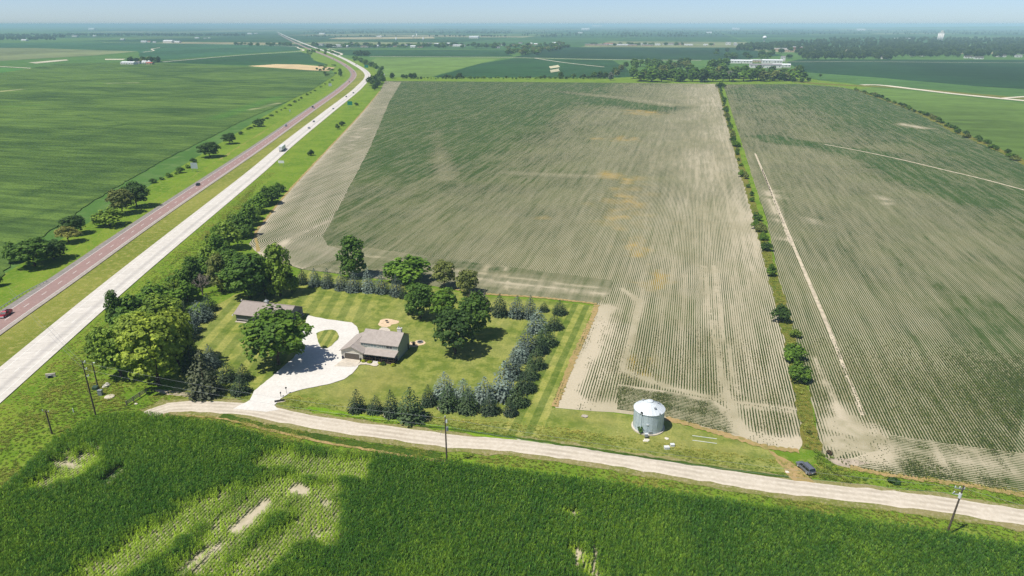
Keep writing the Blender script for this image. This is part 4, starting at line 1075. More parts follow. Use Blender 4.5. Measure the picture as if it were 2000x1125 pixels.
# west side of the highway
WSIDE = [(68,520,466,40,'round','dark','broad dark tree nearest the red pickup, west of the highway'),(105,508,468,30,'round','deep','dark tree at the right of the group above the guardrail'),(28,512,470,18,'bush','dark','dark bush at the left of the group above the guardrail'),
 (146,458,420,24,'round','deep','dark round tree behind the pale yellow tree by the highway'),(135,474,440,22,'spread','yellow','pale yellow-green tree on the west highway verge'),
 (214,442,405,26,'bush','light','bright bushy tree in the trio on the west verge'),(240,418,368,25,'round','olive','middle tree of the trio on the west verge'),(268,405,355,26,'round','deep','dark tree at the right of the trio on the west verge'),
 (410,307,277,22,'round','deep','lone dark round tree on the edge of the corn by the highway'),(448,281,259,14,'round','deep','dark round tree beyond the lone tree at the corn edge'),(506,247,231,10,'bush','deep','small dark tree further up the corn edge'),
 (352,338,325,8,'bush','dark','small bush left of the pale roadside sign'),(378,318,308,6,'bush','deep','small dark bush just behind the pale roadside sign'),(-8,560,528,16,'bush','deep','dark tree cut by the left picture edge above the guardrail'),
 (665,150,134,5,'tall','dark','slim dark tree inside the highway curve on the west side'),(368,328,321,7,'bush','mid','low bush right of the small bush near the pale sign')]
for bx, by, ty, w, kind, col, lab in WSIDE: tree(bx, by, ty, w, kind, col, lab, name='roadside_tree')
nf = 0
for (x0, y0, x1, y1, n) in ((470,262,655,155,22), (290,360,352,338,4)):
    for i in range(n):
        nf += 1; t = (i+random.random()*0.8)/n; bx = x0+(x1-x0)*t; by = y0+(y1-y0)*t + random.uniform(-1, 1)
        d = depth(bx, by); w = random.uniform(1.2, 2.6)*FPX/d
        tree(bx, by, by-random.uniform(1.6, 3.6)*FPX/d, w, 'bush', random.choice(('dark','deep','mid')), (f'{nth_word(nf)} low shrub from the near end of the fence line up the west verge' if nf <= 22 else f'{nth_word(nf-22)} low shrub right of the trio of trees on the corn edge'), 'shrub', 'fence_shrub', 'shrubs along the corn fence line')
# hedge line between the two bean fields
HL = [(1405,168),(1440,300),(1470,400),(1507,530),(1540,650),(1570,790)]
big = [(1558,745,705,20,'mid','large bright shrub at the near end of the line between the bean fields'),(1550,704,670,20,'mid','second large shrub from the near end of the line between the bean fields'),(1523,628,592,17,'deep','dark round shrub standing alone in the line between the bean fields'),(1504,540,512,11,'mid','shrub with a bright top midway along the line between the bean fields'),
 (1475,447,428,9,'mid','shrub in a gap of the dry line between the bean fields'),(1448,345,330,8,'mid','bright shrub far up the line between the bean fields'),(1553,660,640,10,'light','low bright shrub beside the two large shrubs of the field line'),(1407,172,158,9,'dark','tree where the field line meets the far grove')]
for bx, by, ty, w, col, lab in big: tree(bx, by, ty, w, 'bush', col, lab, 'shrub', 'hedge_shrub')
HLp = GP(HL); HLs = smooth_line(HLp, 1.0)
for i in range(64):
    q = HLs[int(len(HLs)*((i+0.5)/64)**1.0)]; 
    if random.random() < 0.12 or i > 55: continue
    h = random.uniform(2.2, 5.0)*(1.0 if i > 12 else 0.8); r = h*random.uniform(0.5, 0.75)
    o = empty('hedge_shrub', (q[0]+random.uniform(-1, 1), q[1]+random.uniform(-5, 5), 0.1), random.uniform(0, 6)); k = random.randrange(3)
    c = link('crown', CROWN['bush'][k], o); c.scale = (r/3.7, r/3.7, h/8.2); t = link('trunk', TRUNK['bush'][k], o); t.scale = c.scale
    g = GREENS[random.choice(('dark','deep','mid','olive'))]; c.color = g
    nsh = len([q for q in bpy.data.objects if q.get('group') == 'shrubs between the bean fields'])+1
    tag(o, f'{nth_word(nsh)} small shrub from the far end of the line dividing the bean fields', 'shrub', 'shrubs between the bean fields')
# hedge on the far side of the east field
HR = smooth_line(GP([(1672,176),(1740,199),(1800,223),(1880,263),(1950,293),(2010,323)]), 2.0)
for i in range(52):
    q = HR[int(len(HR)*(i+0.3+0.4*random.random())/52)]; h = random.uniform(1.8, 4.6); r = h*random.uniform(0.6, 1.0)
    o = empty('pasture_shrub', (q[0]+random.uniform(-3, 3), q[1]+random.uniform(-3, 3), 0.1), random.uniform(0, 6)); k = random.randrange(3)
    c = link('crown', CROWN['bush'][k], o); c.scale = (r/3.7, r/3.7, h/8.2); t = link('trunk', TRUNK['bush'][k], o); t.scale = c.scale
    c.color = GREENS[random.choice(('dark','deep','mid','olive'))]
    tag(o, f'{nth_word(i+1)} shrub from the far end of the hedge between east bean field and pasture', 'shrub', 'pasture hedge shrubs')

# spruces
NROW = [(592,556,527,10,GRN),(616,559,525,12,BLUE),(641,562,527,12,BLUE),(668,566,533,13,BLUE),(693,569,531,15,BLUE),(721,571,527,13,BLUE2),(747,573,532,14,BLUE),(775,578,537,14,BLUE),(788,583,562,9,GRN)]
nth = ['first','second','third','fourth','fifth','sixth','seventh','eighth','ninth','tenth','eleventh','twelfth']
for i, (x, by, ty, w, c) in enumerate(NROW): spruce(x, by, ty, w, c, f'{nth[i]} spruce from the left in the row along the north edge of the lawn', 'spruces north of the lawn')
NE = [(976,617,576,16,GRN,'dark green spruce at the left of the north-east spruce group'),(1009,620,580,16,BLUE,'blue spruce right of the dark one in the north-east group'),(1035,622,578,13,BLUE,'narrow blue spruce in the north-east group'),(1062,609,591,9,GRN,'smallest dark spruce behind the north-east group'),(946,608,572,13,lc(120,116,104),'grey half-bare spruce beside the dark lawn trees')]
for x, by, ty, w, c, lab in NE: spruce(x, by, ty, w, c, lab, 'spruces at the north-east corner')
INNER = [(1050,648,603,18,BLUE2),(1030,690,634,19,BLUE),(1015,706,663,18,BLUE2),(1003,738,686,19,BLUE),(984,778,707,24,BLUE2)]
for i, (x, by, ty, w, c) in enumerate(INNER): spruce(x, by, ty, w, c, f'{nth[i]} blue spruce from the far end of the inner east row', 'inner east spruce row')
OUTER = [(1093,614,588,13,GRN),(1083,643,612,14,GRN),(1066,674,632,19,GRN2),(1055,690,655,16,GRN),(1047,719,680,17,GRN2),(1037,740,703,14,GRN2),(1026,762,720,18,GRN),(1010,791,752,18,GRN2),(997,811,783,13,GRN)]
for i, (x, by, ty, w, c) in enumerate(OUTER): spruce(x, by, ty, w, c, f'{nth[i]} dark green spruce from the far end of the outer east row', 'outer east spruce row')
FRONT = [(698,803,764,15,GRN,'leftmost dark spruce in the front row by the gravel road'),(734,806,776,14,GRN,'small second spruce from the left in the front row'),(766,813,764,16,GRN,'third spruce from the left in the front row'),(805,821,762,26,GRN2,'broad loose spruce in the front row beside the utility boxes'),(838,791,755,14,GRN,'small dark spruce set back left of the blue ones'),(875,799,755,20,GRN2,'green spruce in front of the leftmost silver-blue spruce'),(914,803,760,19,GRN2,'green spruce in front of the middle silver-blue spruce'),(957,807,773,17,GRN,'green spruce in front of the right silver-blue spruce'),
 (868,777,729,20,BLUE2,'leftmost of the three silver-blue spruces at the front'),(906,784,743,18,BLUE2,'middle and smallest of the three silver-blue spruces at the front'),(946,783,737,21,BLUE2,'rightmost of the three silver-blue spruces at the front')]
for x, by, ty, w, c, lab in FRONT: spruce(x, by, ty, w, c, lab, 'front row spruces')
WROW = [(402,772,690,30,PINE,'largest brownish-green pine at the west entrance of the drive'),(413,717,672,15,BLUE,'blue-grey spruce right behind the large pine'),(446,744,706,16,GRN,'dark spruce right of the large pine'),(476,744,710,15,GRN,'dark spruce nearest the shade tree by the drive'),(470,769,737,17,GRN,'low round spruce closest to the drive mouth'),(374,724,664,17,GRN,'dark spruce between the lime grove and the large pine'),
 (390,626,588,22,BLUE,'broad blue-grey spruce in the west row'),(364,632,588,15,GRN,'dark spruce left of the broad blue-grey one'),(376,650,610,16,BLUE,'blue-grey spruce below the broad one in the west row'),(371,665,628,16,GRN,'dark spruce in the middle of the west row'),(410,608,576,15,GRN,'dark spruce at the north end of the west row'),(368,692,650,15,GRN,'dark spruce behind the lime grove near the lawn')]
for x, by, ty, w, c, lab in WROW: spruce(x, by, ty, w, c, lab, 'west row spruces')
# mulch rings under the near spruces
M['mulch'] = plain('mulch', srgb(176,168,152), 0.95, 0.1, var=0.15, scale=2)
for x, by, w in ((698,802,15),(734,805,14),(766,812,16),(838,790,14),(997,810,13),(875,798,19),(914,802,19),(957,806,17)):
    c = G(x, by-2); r = w*depth(x, by)/FPX*1.12
    flat('mulch_ring', [(c[0]+r*math.cos(t*math.pi/9), c[1]+r*math.sin(t*math.pi/9)) for t in range(18)], 0.15, M['mulch'], bstep=2)

# ------------------------------------------------------------------ far trees: one low mesh each
def far_tree(bx, by, h, r, col, label, group, name='far_tree', z=0.1):
    me = FAR[random.randrange(4)]; o = link(name, me); x, y = G(bx, by)
    o.location = (x, y, z); o.rotation_euler = (0, 0, random.uniform(0, 6.28)); o.scale = (r/3.7, r/3.7, h/9.4)
    g = GREENS[col]; q = random.uniform(0.85, 1.15); o.color = (g[0]*q, g[1]*q, g[2]*q, 1)
    return tag(o, label, 'tree', group)
# grove beyond the main field
GROVE = []
for i in range(95):
    bx = random.uniform(1222, 1575); top = 128 if bx < 1420 else 140
    GROVE.append((bx, random.uniform(top, 160)))
GROVE += [(x, random.uniform(157, 161)) for x in range(1232, 1560, 20)]
GROVE = [p for p in GROVE if not (1430 < p[0] < 1550 and p[1] < 146) and not (p[0] < 1226+ (p[1]-125)*0.2)]
for bx, by in sorted(GROVE, key=lambda p: p[1]):
    far_tree(bx, by, random.uniform(15, 23), random.uniform(8, 12.5), random.choice(('dark','deep','mid','olive','dark')), ('leafy tree in the front row of the large grove facing the bean field' if by > 156 else 'leafy tree in the western half of the large grove behind its front row' if bx < 1400 else 'leafy tree in the eastern half of the large grove behind its front row'), 'grove beyond the main field', 'grove_tree')
for bx, by, h, col in ((1193,157,14,'grey'),(1205,150,14,'olive'),(1213,140,15,'olive'),(1222,133,15,'dark'),(1200,145,14,'dark'),(1377,158,17,'grey'),(1424,159,19,'grey')):
    far_tree(bx, by, h, h*0.45, col, 'greyish tree on the west and south edge of the far grove', 'grey trees of the far grove', 'grove_tree')
for bx, by, h in ((1548,160,10),(1566,161,9),(1579,160,8),(1602,150,6)):
    far_tree(bx, by, h, h*0.5, 'dark', 'separate small tree east of the far grove by the grass track', 'small trees east of the grove')
# tree and shrub line along the far edge of the main field
for i in range(56):
    bx = 802+i*6.9+random.uniform(-2, 2); h = random.uniform(2, 6)
    far_tree(bx, 154+random.uniform(-1.2, 0.8), h, h*0.75, random.choice(('dark','deep','mid')), f'{nth_word(i+1)} low shrub from the left on the far edge of the main bean field', 'shrubs on the far field edge', 'far_shrub')
for bx, h in ((766,10),(787,8),(803,10),(810,10),(794,7),(871,8),(879,7),(897,11),(1095,12),(1120,10),(1140,9),(1160,12),(1172,13),(1182,12)):
    far_tree(bx, 153.5, h, h*0.55, random.choice(('deep','dark')), 'dark tree standing on the far edge of the main bean field', 'trees on the far field edge')
for i in range(26):
    t = random.random(); far_tree(690+ t*60, 116+t*24 + random.uniform(-2, 2), random.uniform(6, 12), random.uniform(4, 7), random.choice(('dark','mid')), 'tree in the belt along the far bend of the highway', 'trees past the highway bend')
for i in range(18):
    far_tree(600+random.uniform(0, 60), 99+random.uniform(0, 9) , random.uniform(6, 10), random.uniform(4, 6), 'mid', 'small tree by the interchange far up the highway', 'interchange trees')
for i in range(13): far_tree(693+i*2.3, 109.5+random.uniform(-0.6, 0.3), random.uniform(14, 19), 6, 'deep', 'tree of the small dark wood beside the far road', 'small wood by the far road')
for i in range(20): far_tree(random.uniform(618, 660), random.uniform(128, 150), random.uniform(3, 6), 3.5, 'dark', 'low tree on the fence running to the tan stubble field', 'trees by the stubble field')
# farmstead in the west corn
for i in range(15): far_tree(random.uniform(250, 318), random.uniform(121, 124), random.uniform(11, 17), random.uniform(6, 9), random.choice(('dark','olive','deep')), 'tree of the lone farmstead in the west corn', 'farmstead trees')
for i in range(26): far_tree(random.uniform(460, 570), random.uniform(87, 90), random.uniform(9, 15), 9, 'dark', 'tree of the wood west of the distant highway', 'wood west of the highway')
# villages strung along the far road: x range, y
TOWNX = []
for i in range(120):
    bx = random.uniform(610, 1110); by = 90.5 + random.uniform(-3.0, 3.0) + (bx-610)*0.003
    far_tree(bx, by, random.uniform(10, 17), random.uniform(8, 13), random.choice(('dark','deep','mid','dark')), 'tree among the houses of the village along the far road', 'village trees')
for i in range(70):
    bx = random.uniform(990, 1100); by = random.uniform(94, 107) - max(0, bx-1060)*0.25
    far_tree(bx, by, random.uniform(12, 18), random.uniform(8, 12), random.choice(('dark','olive','mid')), 'tree of the wood below the village on the far road', 'wood below the village')
for i in range(24):
    far_tree(random.uniform(1100, 1400), 88.5+random.uniform(-1, 1), random.uniform(10, 15), random.uniform(8, 12), 'dark', 'tree among the long pale buildings on the far road', 'trees by the pale buildings')
for i in range(26):
    far_tree(random.uniform(1395, 1560), random.uniform(97, 116), random.uniform(12, 18), random.uniform(8, 13), random.choice(('dark','deep')), 'tree between the white factory and the town', 'trees near the factory')
# the wooded town on the right: reads as one mass
FARM = FAR[0].copy(); FARM.materials.clear()
def mass_leaf():
    t = NT('town_leaves'); lf = t.attr('leaf').outputs['Fac']; tn = t.attr('tone', 'INSTANCER').outputs['Fac']
    c = t.mix(tn, srgb(46,70,32), srgb(80,100,50)); hs = t.n('HueSaturation'); t.L(c, hs.inputs['Color']); t.L(t.rng(lf, 0, 1, 0.65, 1.35, smooth=False), hs.inputs['Value'])
    return t.done(t.bsdf(hs.outputs[0], 0.7, 0.2))
M['mass'] = mass_leaf()
def mass(name, n, fx, fy, h0=11, h1=19):
    P = []; 
    for i in range(n):
        bx = fx(); by = fy(bx); P.append((*G(bx, by), 0.1))
    mesh = FAR[2].copy(); mesh.materials.clear(); mesh.materials.append(M['mass']); mesh.materials.append(M['bark'])
    o = scatter(name, P, RNG.uniform(h0/9.4, h1/9.4, n), RNG.random(n), mesh)
    return o
def wood_y(bx):
    lo = 76 if bx > 1620 else 80+ (1620-bx)*0.06; hi = 117 if bx < 1740 else (112 if bx < 1980 else 108)
    if bx < 1560: hi = 99
    t = random.random()**0.8
    y0, y1 = lo-47, hi-47
    return 47 + 1/((1-t)/y0 + t/y1) if random.random() < 0.5 else lo+(hi-lo)*random.random()
mass('town_trees', 2600, lambda: 1440+random.random()**0.85*700, wood_y, 12, 20)
mass('distant_woods', 520, lambda: random.uniform(-120, 130), lambda bx: random.uniform(68, 79) if bx < 110 else random.uniform(68, 74), 12, 18)
mass('distant_woods', 380, lambda: random.uniform(130, 480), lambda bx: 69+random.uniform(-1.5, 1.8), 12, 18)
mass('distant_woods', 420, lambda: random.gauss(random.choice((640, 720, 870, 960, 1080, 1230, 1330)), 18), lambda bx: random.choice((57.5, 59, 66, 72))+random.uniform(-0.4, 0.4), 12, 17)
mass('distant_woods', 500, lambda: random.uniform(600, 1000), lambda bx: random.choice((63, 64.5, 60))+random.uniform(-0.6, 0.6), 12, 17)
mass('distant_woods', 700, lambda: random.uniform(1020, 2050), lambda bx: random.choice((64, 61.5, 67, 70 if bx < 1420 else 60))+random.uniform(-0.5, 0.5), 12, 17)

# ------------------------------------------------------------------ house
def roof_mat(name, a, b):
    t = NT(name); p = t.pos(); n = t.noise(p, 0.9, 4, 0.6); n2 = t.noise(p, 6, 3, 0.7)
    c = t.mix(t.rng(n, 0.3, 0.7), a, b); c = t.mix(t.rng(n2, 0.4, 0.8, 0, 0.3), c, tuple(x*0.7 for x in a[:3])+(1,))
    return t.done(t.bsdf(c, 0.9, 0.2, normal=t.bump(n2, 0.3, 0.03)))
def siding_mat(name, col, pitch=0.2, axis=2):
    t = NT(name); p = t.pos(); sp = t.n('SeparateXYZ'); t.L(p, sp.inputs[0])
    w = t.math('FRACT', t.math('MULTIPLY', sp.outputs[axis], 1/pitch)); n = t.noise(p, 1.5, 3)
    c = t.mix(t.rng(n, 0.3, 0.7, 0, 0.25), col, tuple(x*0.8 for x in col[:3])+(1,))
    return t.done(t.bsdf(c, 0.75, 0.25, normal=t.bump(w, 0.6, 0.02)))
M['shingle'] = roof_mat('shingles', srgb(158,148,140), srgb(172,162,153))
M['shed_roof'] = roof_mat('shed_roof_metal', srgb(150,139,131), srgb(158,147,139))
M['siding'] = siding_mat('grey_siding', srgb(150,158,150))
M['trim'] = plain('trim_white', srgb(206,202,192), 0.7, 0.3, var=0.05)
M['stone_front'] = siding_mat('beige_front', srgb(200,193,178))
M['garage_door'] = siding_mat('garage_door', srgb(98,90,82), 0.55)
M['porch_dark'] = plain('porch_wood', srgb(72,60,54), 0.8, 0.2, var=0.2, scale=3)
M['shed_wall'] = siding_mat('shed_metal', srgb(104,108,112), 0.23, 0)
M['door_dark'] = plain('dark_door', srgb(44,44,46), 0.6, 0.3)
HX, HY = -99.2, 172.8
house = empty('farm_house', (HX, HY, 0.12)); tag(house, 'two-storey grey house with brown-grey shingle roof and attached garage', 'house')
def part(name, mb, mat, parent=house, smooth=False): return mb.build(name, mat, parent, smooth)
def slab_roof(mb, a, b, c, d, th=0.16):
    """roof plane a,b (eave) c,d (ridge) with thickness"""
    A = [Vector(p) for p in (a, b, c, d)]; n = (A[1]-A[0]).cross(A[3]-A[0]).normalized()*th
    if n.z < 0: n = -n
    mb.add([*A, *[p+n for p in A]], [(0,3,2,1),(4,5,6,7),(0,1,5,4),(1,2,6,5),(2,3,7,6),(3,0,4,7)])
# walls
w = MB(); w.box(5.4, 17.8, 3.0, 12.2, 0, 4.85)
w.add([(5.4,3.0,4.85),(5.4,12.2,4.85),(5.4,7.6,7.25),(5.42,3.0,4.85),(5.42,12.2,4.85),(5.42,7.6,7.25)], [(0,1,2),(5,4,3)])
w.add([(17.8,3.0,4.85),(17.8,12.2,4.85),(17.8,7.6,7.25)], [(0,1,2)])
part('wall', w, M['siding'])
w = MB(); w.box(0, 7.3, 0.02, 2.99, 0, 2.9); w.box(0, 5.39, 3.0, 11.5, 0, 2.9); w.add([(0,0.02,2.9),(7.3,0.02,2.9),(3.65,0.02,4.45)], [(0,1,2)])
gw = part('garage_wall', w, M['stone_front'])
rf = MB(); slab_roof(rf, (5.1,2.72,4.78), (18.2,2.72,4.78), (18.2,7.6,7.35), (5.1,7.6,7.35)); slab_roof(rf, (5.1,12.5,4.78), (18.2,12.5,4.78), (18.2,7.6,7.35), (5.1,7.6,7.35))
roof = part('roof', rf, M['shingle'])
rf = MB(); slab_roof(rf, (-0.4,-0.5,2.75), (-0.4,11.9,2.75), (3.65,11.9,4.55), (3.65,-0.5,4.55)); slab_roof(rf, (7.7,-0.5,2.75), (7.7,3.2,2.75), (3.65,3.2,4.55), (3.65,-0.5,4.55)); slab_roof(rf, (5.38,3.2,3.78), (5.38,11.9,3.78), (3.65,11.9,4.55), (3.65,3.2,4.55))
part('garage_roof', rf, M['shingle'])
rf = MB(); slab_roof(rf, (7.2,-0.35,2.5), (18.1,-0.35,2.5), (18.1,2.98,3.12), (6.6,2.98,3.12)); pr = part('porch_roof', rf, M['shingle'])
part('flashing', MB().box(7.5, 17.82, 2.88, 2.99, 3.28, 3.5), M['trim'])
ch = MB().box(15.6, 16.9, 8.3, 9.3, 6.4, 8.2).box(15.5, 17.0, 8.2, 9.4, 8.2, 8.35); cho = part('chimney', ch, M['trim'], roof)
part('flue', MB().cyl((15.95,8.8,8.15), (15.95,8.8,8.9), 0.16), M['grey'], roof); part('flue', MB().cyl((16.55,8.8,8.15), (16.55,8.8,8.6), 0.16), M['grey'], roof)
# garage door and trim
gd = part('garage_door', MB().box(1.15, 6.1, -0.06, 0.0, 0.02, 2.15), M['garage_door'])
for k in range(4): part('door_panel', MB().box(1.22, 6.03, -0.09, -0.062, 0.06+k*0.53, 0.50+k*0.53), M['garage_door'], gd)
fr = MB(); fr.box(0.95,1.15,-0.07,0.01,0,2.35); fr.box(6.1,6.3,-0.07,0.01,0,2.35); fr.box(1.15,6.1,-0.07,0.01,2.15,2.35); part('door_frame', fr, M['trim'], gd)
# upper windows
def window(x0, x1, z0, z1, y, m):
    f = MB(); t = 0.09
    f.box(x0, x1, y-0.06, y, z0, z0+t); f.box(x0, x1, y-0.06, y, z1-t, z1); f.box(x0, x0+t, y-0.06, y, z0+t, z1-t); f.box(x1-t, x1, y-0.06, y, z0+t, z1-t)
    f.box((x0+x1)/2-0.04, (x0+x1)/2+0.04, y-0.05, y, z0+t, z1-t)
    o = part('window', f, M['trim']); part('pane', MB().box(x0+t, x1-t, y-0.03, y-0.004, z0+t, z1-t), m, o)
M['pane_light'] = glass_mat('curtained_glass', srgb(128,144,142))
window(6.3, 7.9, 3.85, 4.65, 3.0, M['pane_light']); window(8.6, 10.8, 3.62, 4.65, 3.0, M['pane_light']); window(11.6, 13.2, 3.62, 4.65, 3.0, M['pane_light']); window(13.9, 16.1, 3.62, 4.68, 3.0, M['glass'])
part('wall_lamp', MB().box(11.15, 11.4, 2.86, 3.0, 4.0, 4.4), M['trim'])
# porch
part('porch_floor', MB().box(7.32, 17.7, 0.0, 2.98, 0, 0.45), M['porch_dark'])
for k in range(6):
    x = 7.5+k*2.03; part('post', MB().box(x-0.07, x+0.07, 0.02, 0.16, 0.45, 2.62), M['porch_dark'])
rl = MB(); rl.box(12.6, 17.7, 0.03, 0.1, 1.25, 1.33); rl.box(7.4, 10.6, 0.03, 0.1, 1.25, 1.33)
for k in range(36):
    x = 7.5+k*0.285
    if not 10.6 < x < 12.6: rl.box(x-0.02, x+0.02, 0.045, 0.085, 0.46, 1.25)
part('railing', rl, M['porch_dark'])
rl = MB(); rl.box(17.6, 17.7, 0.18, 2.9, 1.25, 1.33); [rl.box(17.63, 17.67, 0.3+k*0.26, 0.34+k*0.26, 0.46, 1.25) for k in range(10)]; part('railing', rl, M['porch_dark'])
d = part('front_door', MB().box(11.2, 12.1, 2.93, 2.99, 0.46, 2.5), M['door_dark']); part('handle', MB().box(11.28, 11.34, 2.86, 2.93, 1.4, 1.5), M['grey'], d)
window(8.2, 10.0, 1.1, 2.3, 2.99, M['glass']); window(13.4, 15.6, 1.1, 2.3, 2.99, M['glass'])
for k in range(3): part('step', MB().box(10.75, 12.4, -0.32*(3-k), -0.32*(2-k)-0.003, 0, 0.15*(k+1)), M['trim'])
part('side_door', MB().box(17.8, 17.86, 10.6, 11.5, 0.1, 2.1), M['door_dark'])
part('corner_trim', MB().box(17.72, 17.84, 2.96, 3.06, 0, 4.7), M['trim'])
# rubbish bins, planters and bushes at the house front
def small(name, mb, mat, label, cat, loc, rz=0, group=None):
    o = mb.build(name, mat); o.location = loc; o.rotation_euler = (0, 0, rz); return tag(o, label, cat, group)
bn = MB().cyl((0,0,0), (0,0,0.75), 0.25, 0.31, 12).cyl((0,0,0.75), (0,0,0.83), 0.33, 0.30, 12)
M['navy'] = plain('navy_plastic', srgb(38,36,66), 0.5, 0.3)
small('planter', bn, M['navy'], 'dark blue planter left of the garage door', 'planter', (HX+0.6, HY-0.45, 0.31))
small('planter', bn, M['dark'], 'black planter right of the garage door', 'planter', (HX+6.7, HY-0.5, 0.3))
def bush(x, y, r, h, col, label):
    rand = np.random.default_rng(int(abs(x*77+y*13))); C, Nn, S = crown_points(rand, [((0,0,h*0.45), (r, r, h*0.5)), ((r*0.3,-r*0.2,h*0.5), (r*0.7, r*0.7, h*0.5))], 160, r*0.42)
    o = link('garden_bush', leaf_mesh('garden_bush', C, Nn, S, [M['leaf'], M['bark']], rand, MB().cyl((0,0,-0.05),(0,0,h*0.4),0.04,0.03,5))); o.location = (x, y, 0.13); o.color = col
    return tag(o, label, 'bush', 'bushes along the porch')
CH = lc(168,178,52)
bush(HX+7.6, HY-0.75, 0.75, 0.8, CH, 'bright yellow-green bush at the corner of garage and porch'); bush(HX+9.8, HY-0.8, 0.7, 0.8, CH, 'yellow-green bush left of the porch steps')
bush(HX+13.2, HY-0.7, 0.55, 0.7, CH, 'small yellow-green bush right of the porch steps'); bush(HX+14.4, HY-0.75, 0.75, 0.95, lc(70,92,36), 'dark green bush in front of the porch railing'); bush(HX+17.7, HY-0.8, 0.75, 0.85, CH, 'bright bush at the right corner of the porch')
# fire ring and patio things
fc = Z2([(1800,492)])[0]
fr = MB()
for k in range(14):
    a = 2*math.pi*k/14; fr.add([(math.cos(a+q)*rr, math.sin(a+q)*rr, z) for z in (0, 0.3) for rr, q in ((0.75, -0.2), (0.75, 0.2), (1.0, 0.2), (1.0, -0.2))], [(0,1,2,3),(7,6,5,4),(0,4,5,1),(1,5,6,2),(2,6,7,3),(3,7,4,0)])
fire = empty('fire_ring', (fc[0], fc[1], 0.165)); tag(fire, 'round stone fire ring on the sandy patio east of the house', 'fire ring')
sg = MB().add(fr.v[:8], fr.f[:6]).mesh('stone', M['grey'])
for k in range(14): o = link('stone', sg, fire); o.rotation_euler = (0, 0, 2*math.pi*k/14)
link('ash_bed', MB().cyl((0,0,0),(0,0,0.06),0.74,n=14).mesh('ash_bed', M['dark']), fire)
c = Z2([(1150,108)])[0]
t = empty('patio_table', (c[0], c[1], 0.165)); tag(t, 'small dark table on the sandy patio behind the house', 'table')
link('top', MB().cyl((0,0,0.68),(0,0,0.74),0.55,n=14).mesh('top', M['dark']), t); link('stem', MB().cyl((0,0,0),(0,0,0.68),0.05).mesh('stem', M['dark']), t)
c = Z2([(1675,545)])[0]; gr = empty('grill', (c[0], c[1], 0.165)); tag(gr, 'black barbecue grill at the right back corner of the house', 'grill')
link('lid', MB().cyl((-0.35,0,0.95),(0.35,0,0.95),0.28,n=12).mesh('lid', M['dark']), gr); link('cart', MB().box(-0.4,0.4,-0.25,0.25,0.0,0.7).mesh('cart', M['dark']), gr); link('shelf', MB().box(-0.85,0.85,-0.2,0.2,0.78,0.83).mesh('shelf', M['dark']), gr)

# ------------------------------------------------------------------ shed
SX, SY = -148.5, 189.5
shed = empty('machine_shed', (SX, SY, 0.12)); tag(shed, 'long low grey metal shed with a brown-grey roof behind the shade tree', 'shed')
w = MB(); w.box(0, 19.7, 0, 11, 0.95, 3.2); w.add([(19.7,0,3.2),(19.7,11,3.2),(19.7,5.5,5.65)], [(0,1,2)]); w.add([(0,0,3.2),(0,11,3.2),(0,5.5,5.65)], [(0,2,1)])
part('wall', w, M['shed_wall'], shed)
M['shed_base'] = plain('shed_wainscot', srgb(72,70,70), 0.7, 0.3)
part('wainscot', MB().box(0.01, 19.69, 0.01, 10.99, 0.25, 0.93), M['shed_base'], shed); part('trim_band', MB().box(-0.04, 19.74, -0.04, 11.04, 0.86, 1.02), M['trim'], shed)
part('foundation', MB().box(-0.3, 20.0, -0.6, 11.3, 0, 0.24), M['concrete'], shed)
rf = MB(); slab_roof(rf, (-0.6,-0.6,2.95), (20.4,-0.6,2.95), (20.4,5.5,5.75), (-0.6,5.5,5.75), 0.1); slab_roof(rf, (-0.6,11.6,2.95), (20.4,11.6,2.95), (20.4,5.5,5.75), (-0.6,5.5,5.75), 0.1)
sr = part('roof', rf, M['shed_roof'], shed)
part('ridge_cap', MB().box(-0.6, 20.4, 5.3, 5.7, 5.82, 5.9), M['shed_roof'], sr)
cu = part('cupola', MB().box(8.6, 9.7, 5.0, 6.0, 5.6, 6.6), M['trim'], sr)
cb = MB(); v = [(8.4,4.8,6.6),(9.9,4.8,6.6),(9.9,6.2,6.6),(8.4,6.2,6.6),(9.15,5.5,7.2)]; cb.add(v, [(0,1,4),(1,2,4),(2,3,4),(3,0,4),(3,2,1,0)]); cb.cyl((9.15,5.5,7.2),(9.15,5.5,7.7),0.05)
link('cupola_roof', cb.mesh('cupola_roof', M['grey']), sr)
part('overhead_door', MB().box(19.7, 19.76, 5.6, 9.4, 0.25, 2.75), M['shed_base'], shed); part('walk_door', MB().box(19.7, 19.76, 2.2, 3.2, 0.25, 2.3), M['trim'], shed)
fl = MB().cyl((-0.75,-0.7,2.55),(-0.75,-0.7,2.9),0.3,0.18,10); part('flood_light', fl, M['trim'], shed)
fl = MB().cyl((-0.75,5.3,5.9),(-0.75,5.3,6.2),0.28,0.16,10); part('flood_light', fl, M['trim'], shed)

# ------------------------------------------------------------------ grain bin
def galv_mat():
    t = NT('galvanised_steel'); p = t.pos(); n = t.noise(p, 0.7, 4, 0.6); sp = t.n('SeparateXYZ'); t.L(p, sp.inputs[0])
    w = t.math('SINE', t.math('MULTIPLY', sp.outputs[2], 2*math.pi/0.11)); st = t.noise(p, 1.0, 3, 0.6, 3, 3, 0.15)
    c = t.mix(t.rng(n, 0.3, 0.7), srgb(176,190,196), srgb(196,208,212)); c = t.mix(t.rng(st, 0.5, 0.75, 0, 0.4), c, srgb(150,166,174))
    return t.done(t.bsdf(c, 0.5, 0.4, 0.08, t.bump(w, 0.35, 0.012)))
M['galv'] = galv_mat()
M['galv_roof'] = plain('galvanised_roof', srgb(206,212,214), 0.5, 0.4, 0.1, 0.06, 0.8)
BR = 3.85; bx_, by_ = G(1264, 850.5); L_ = math.hypot(bx_, by_); BC = (bx_*(1+BR/L_), by_*(1+BR/L_), 0.12)
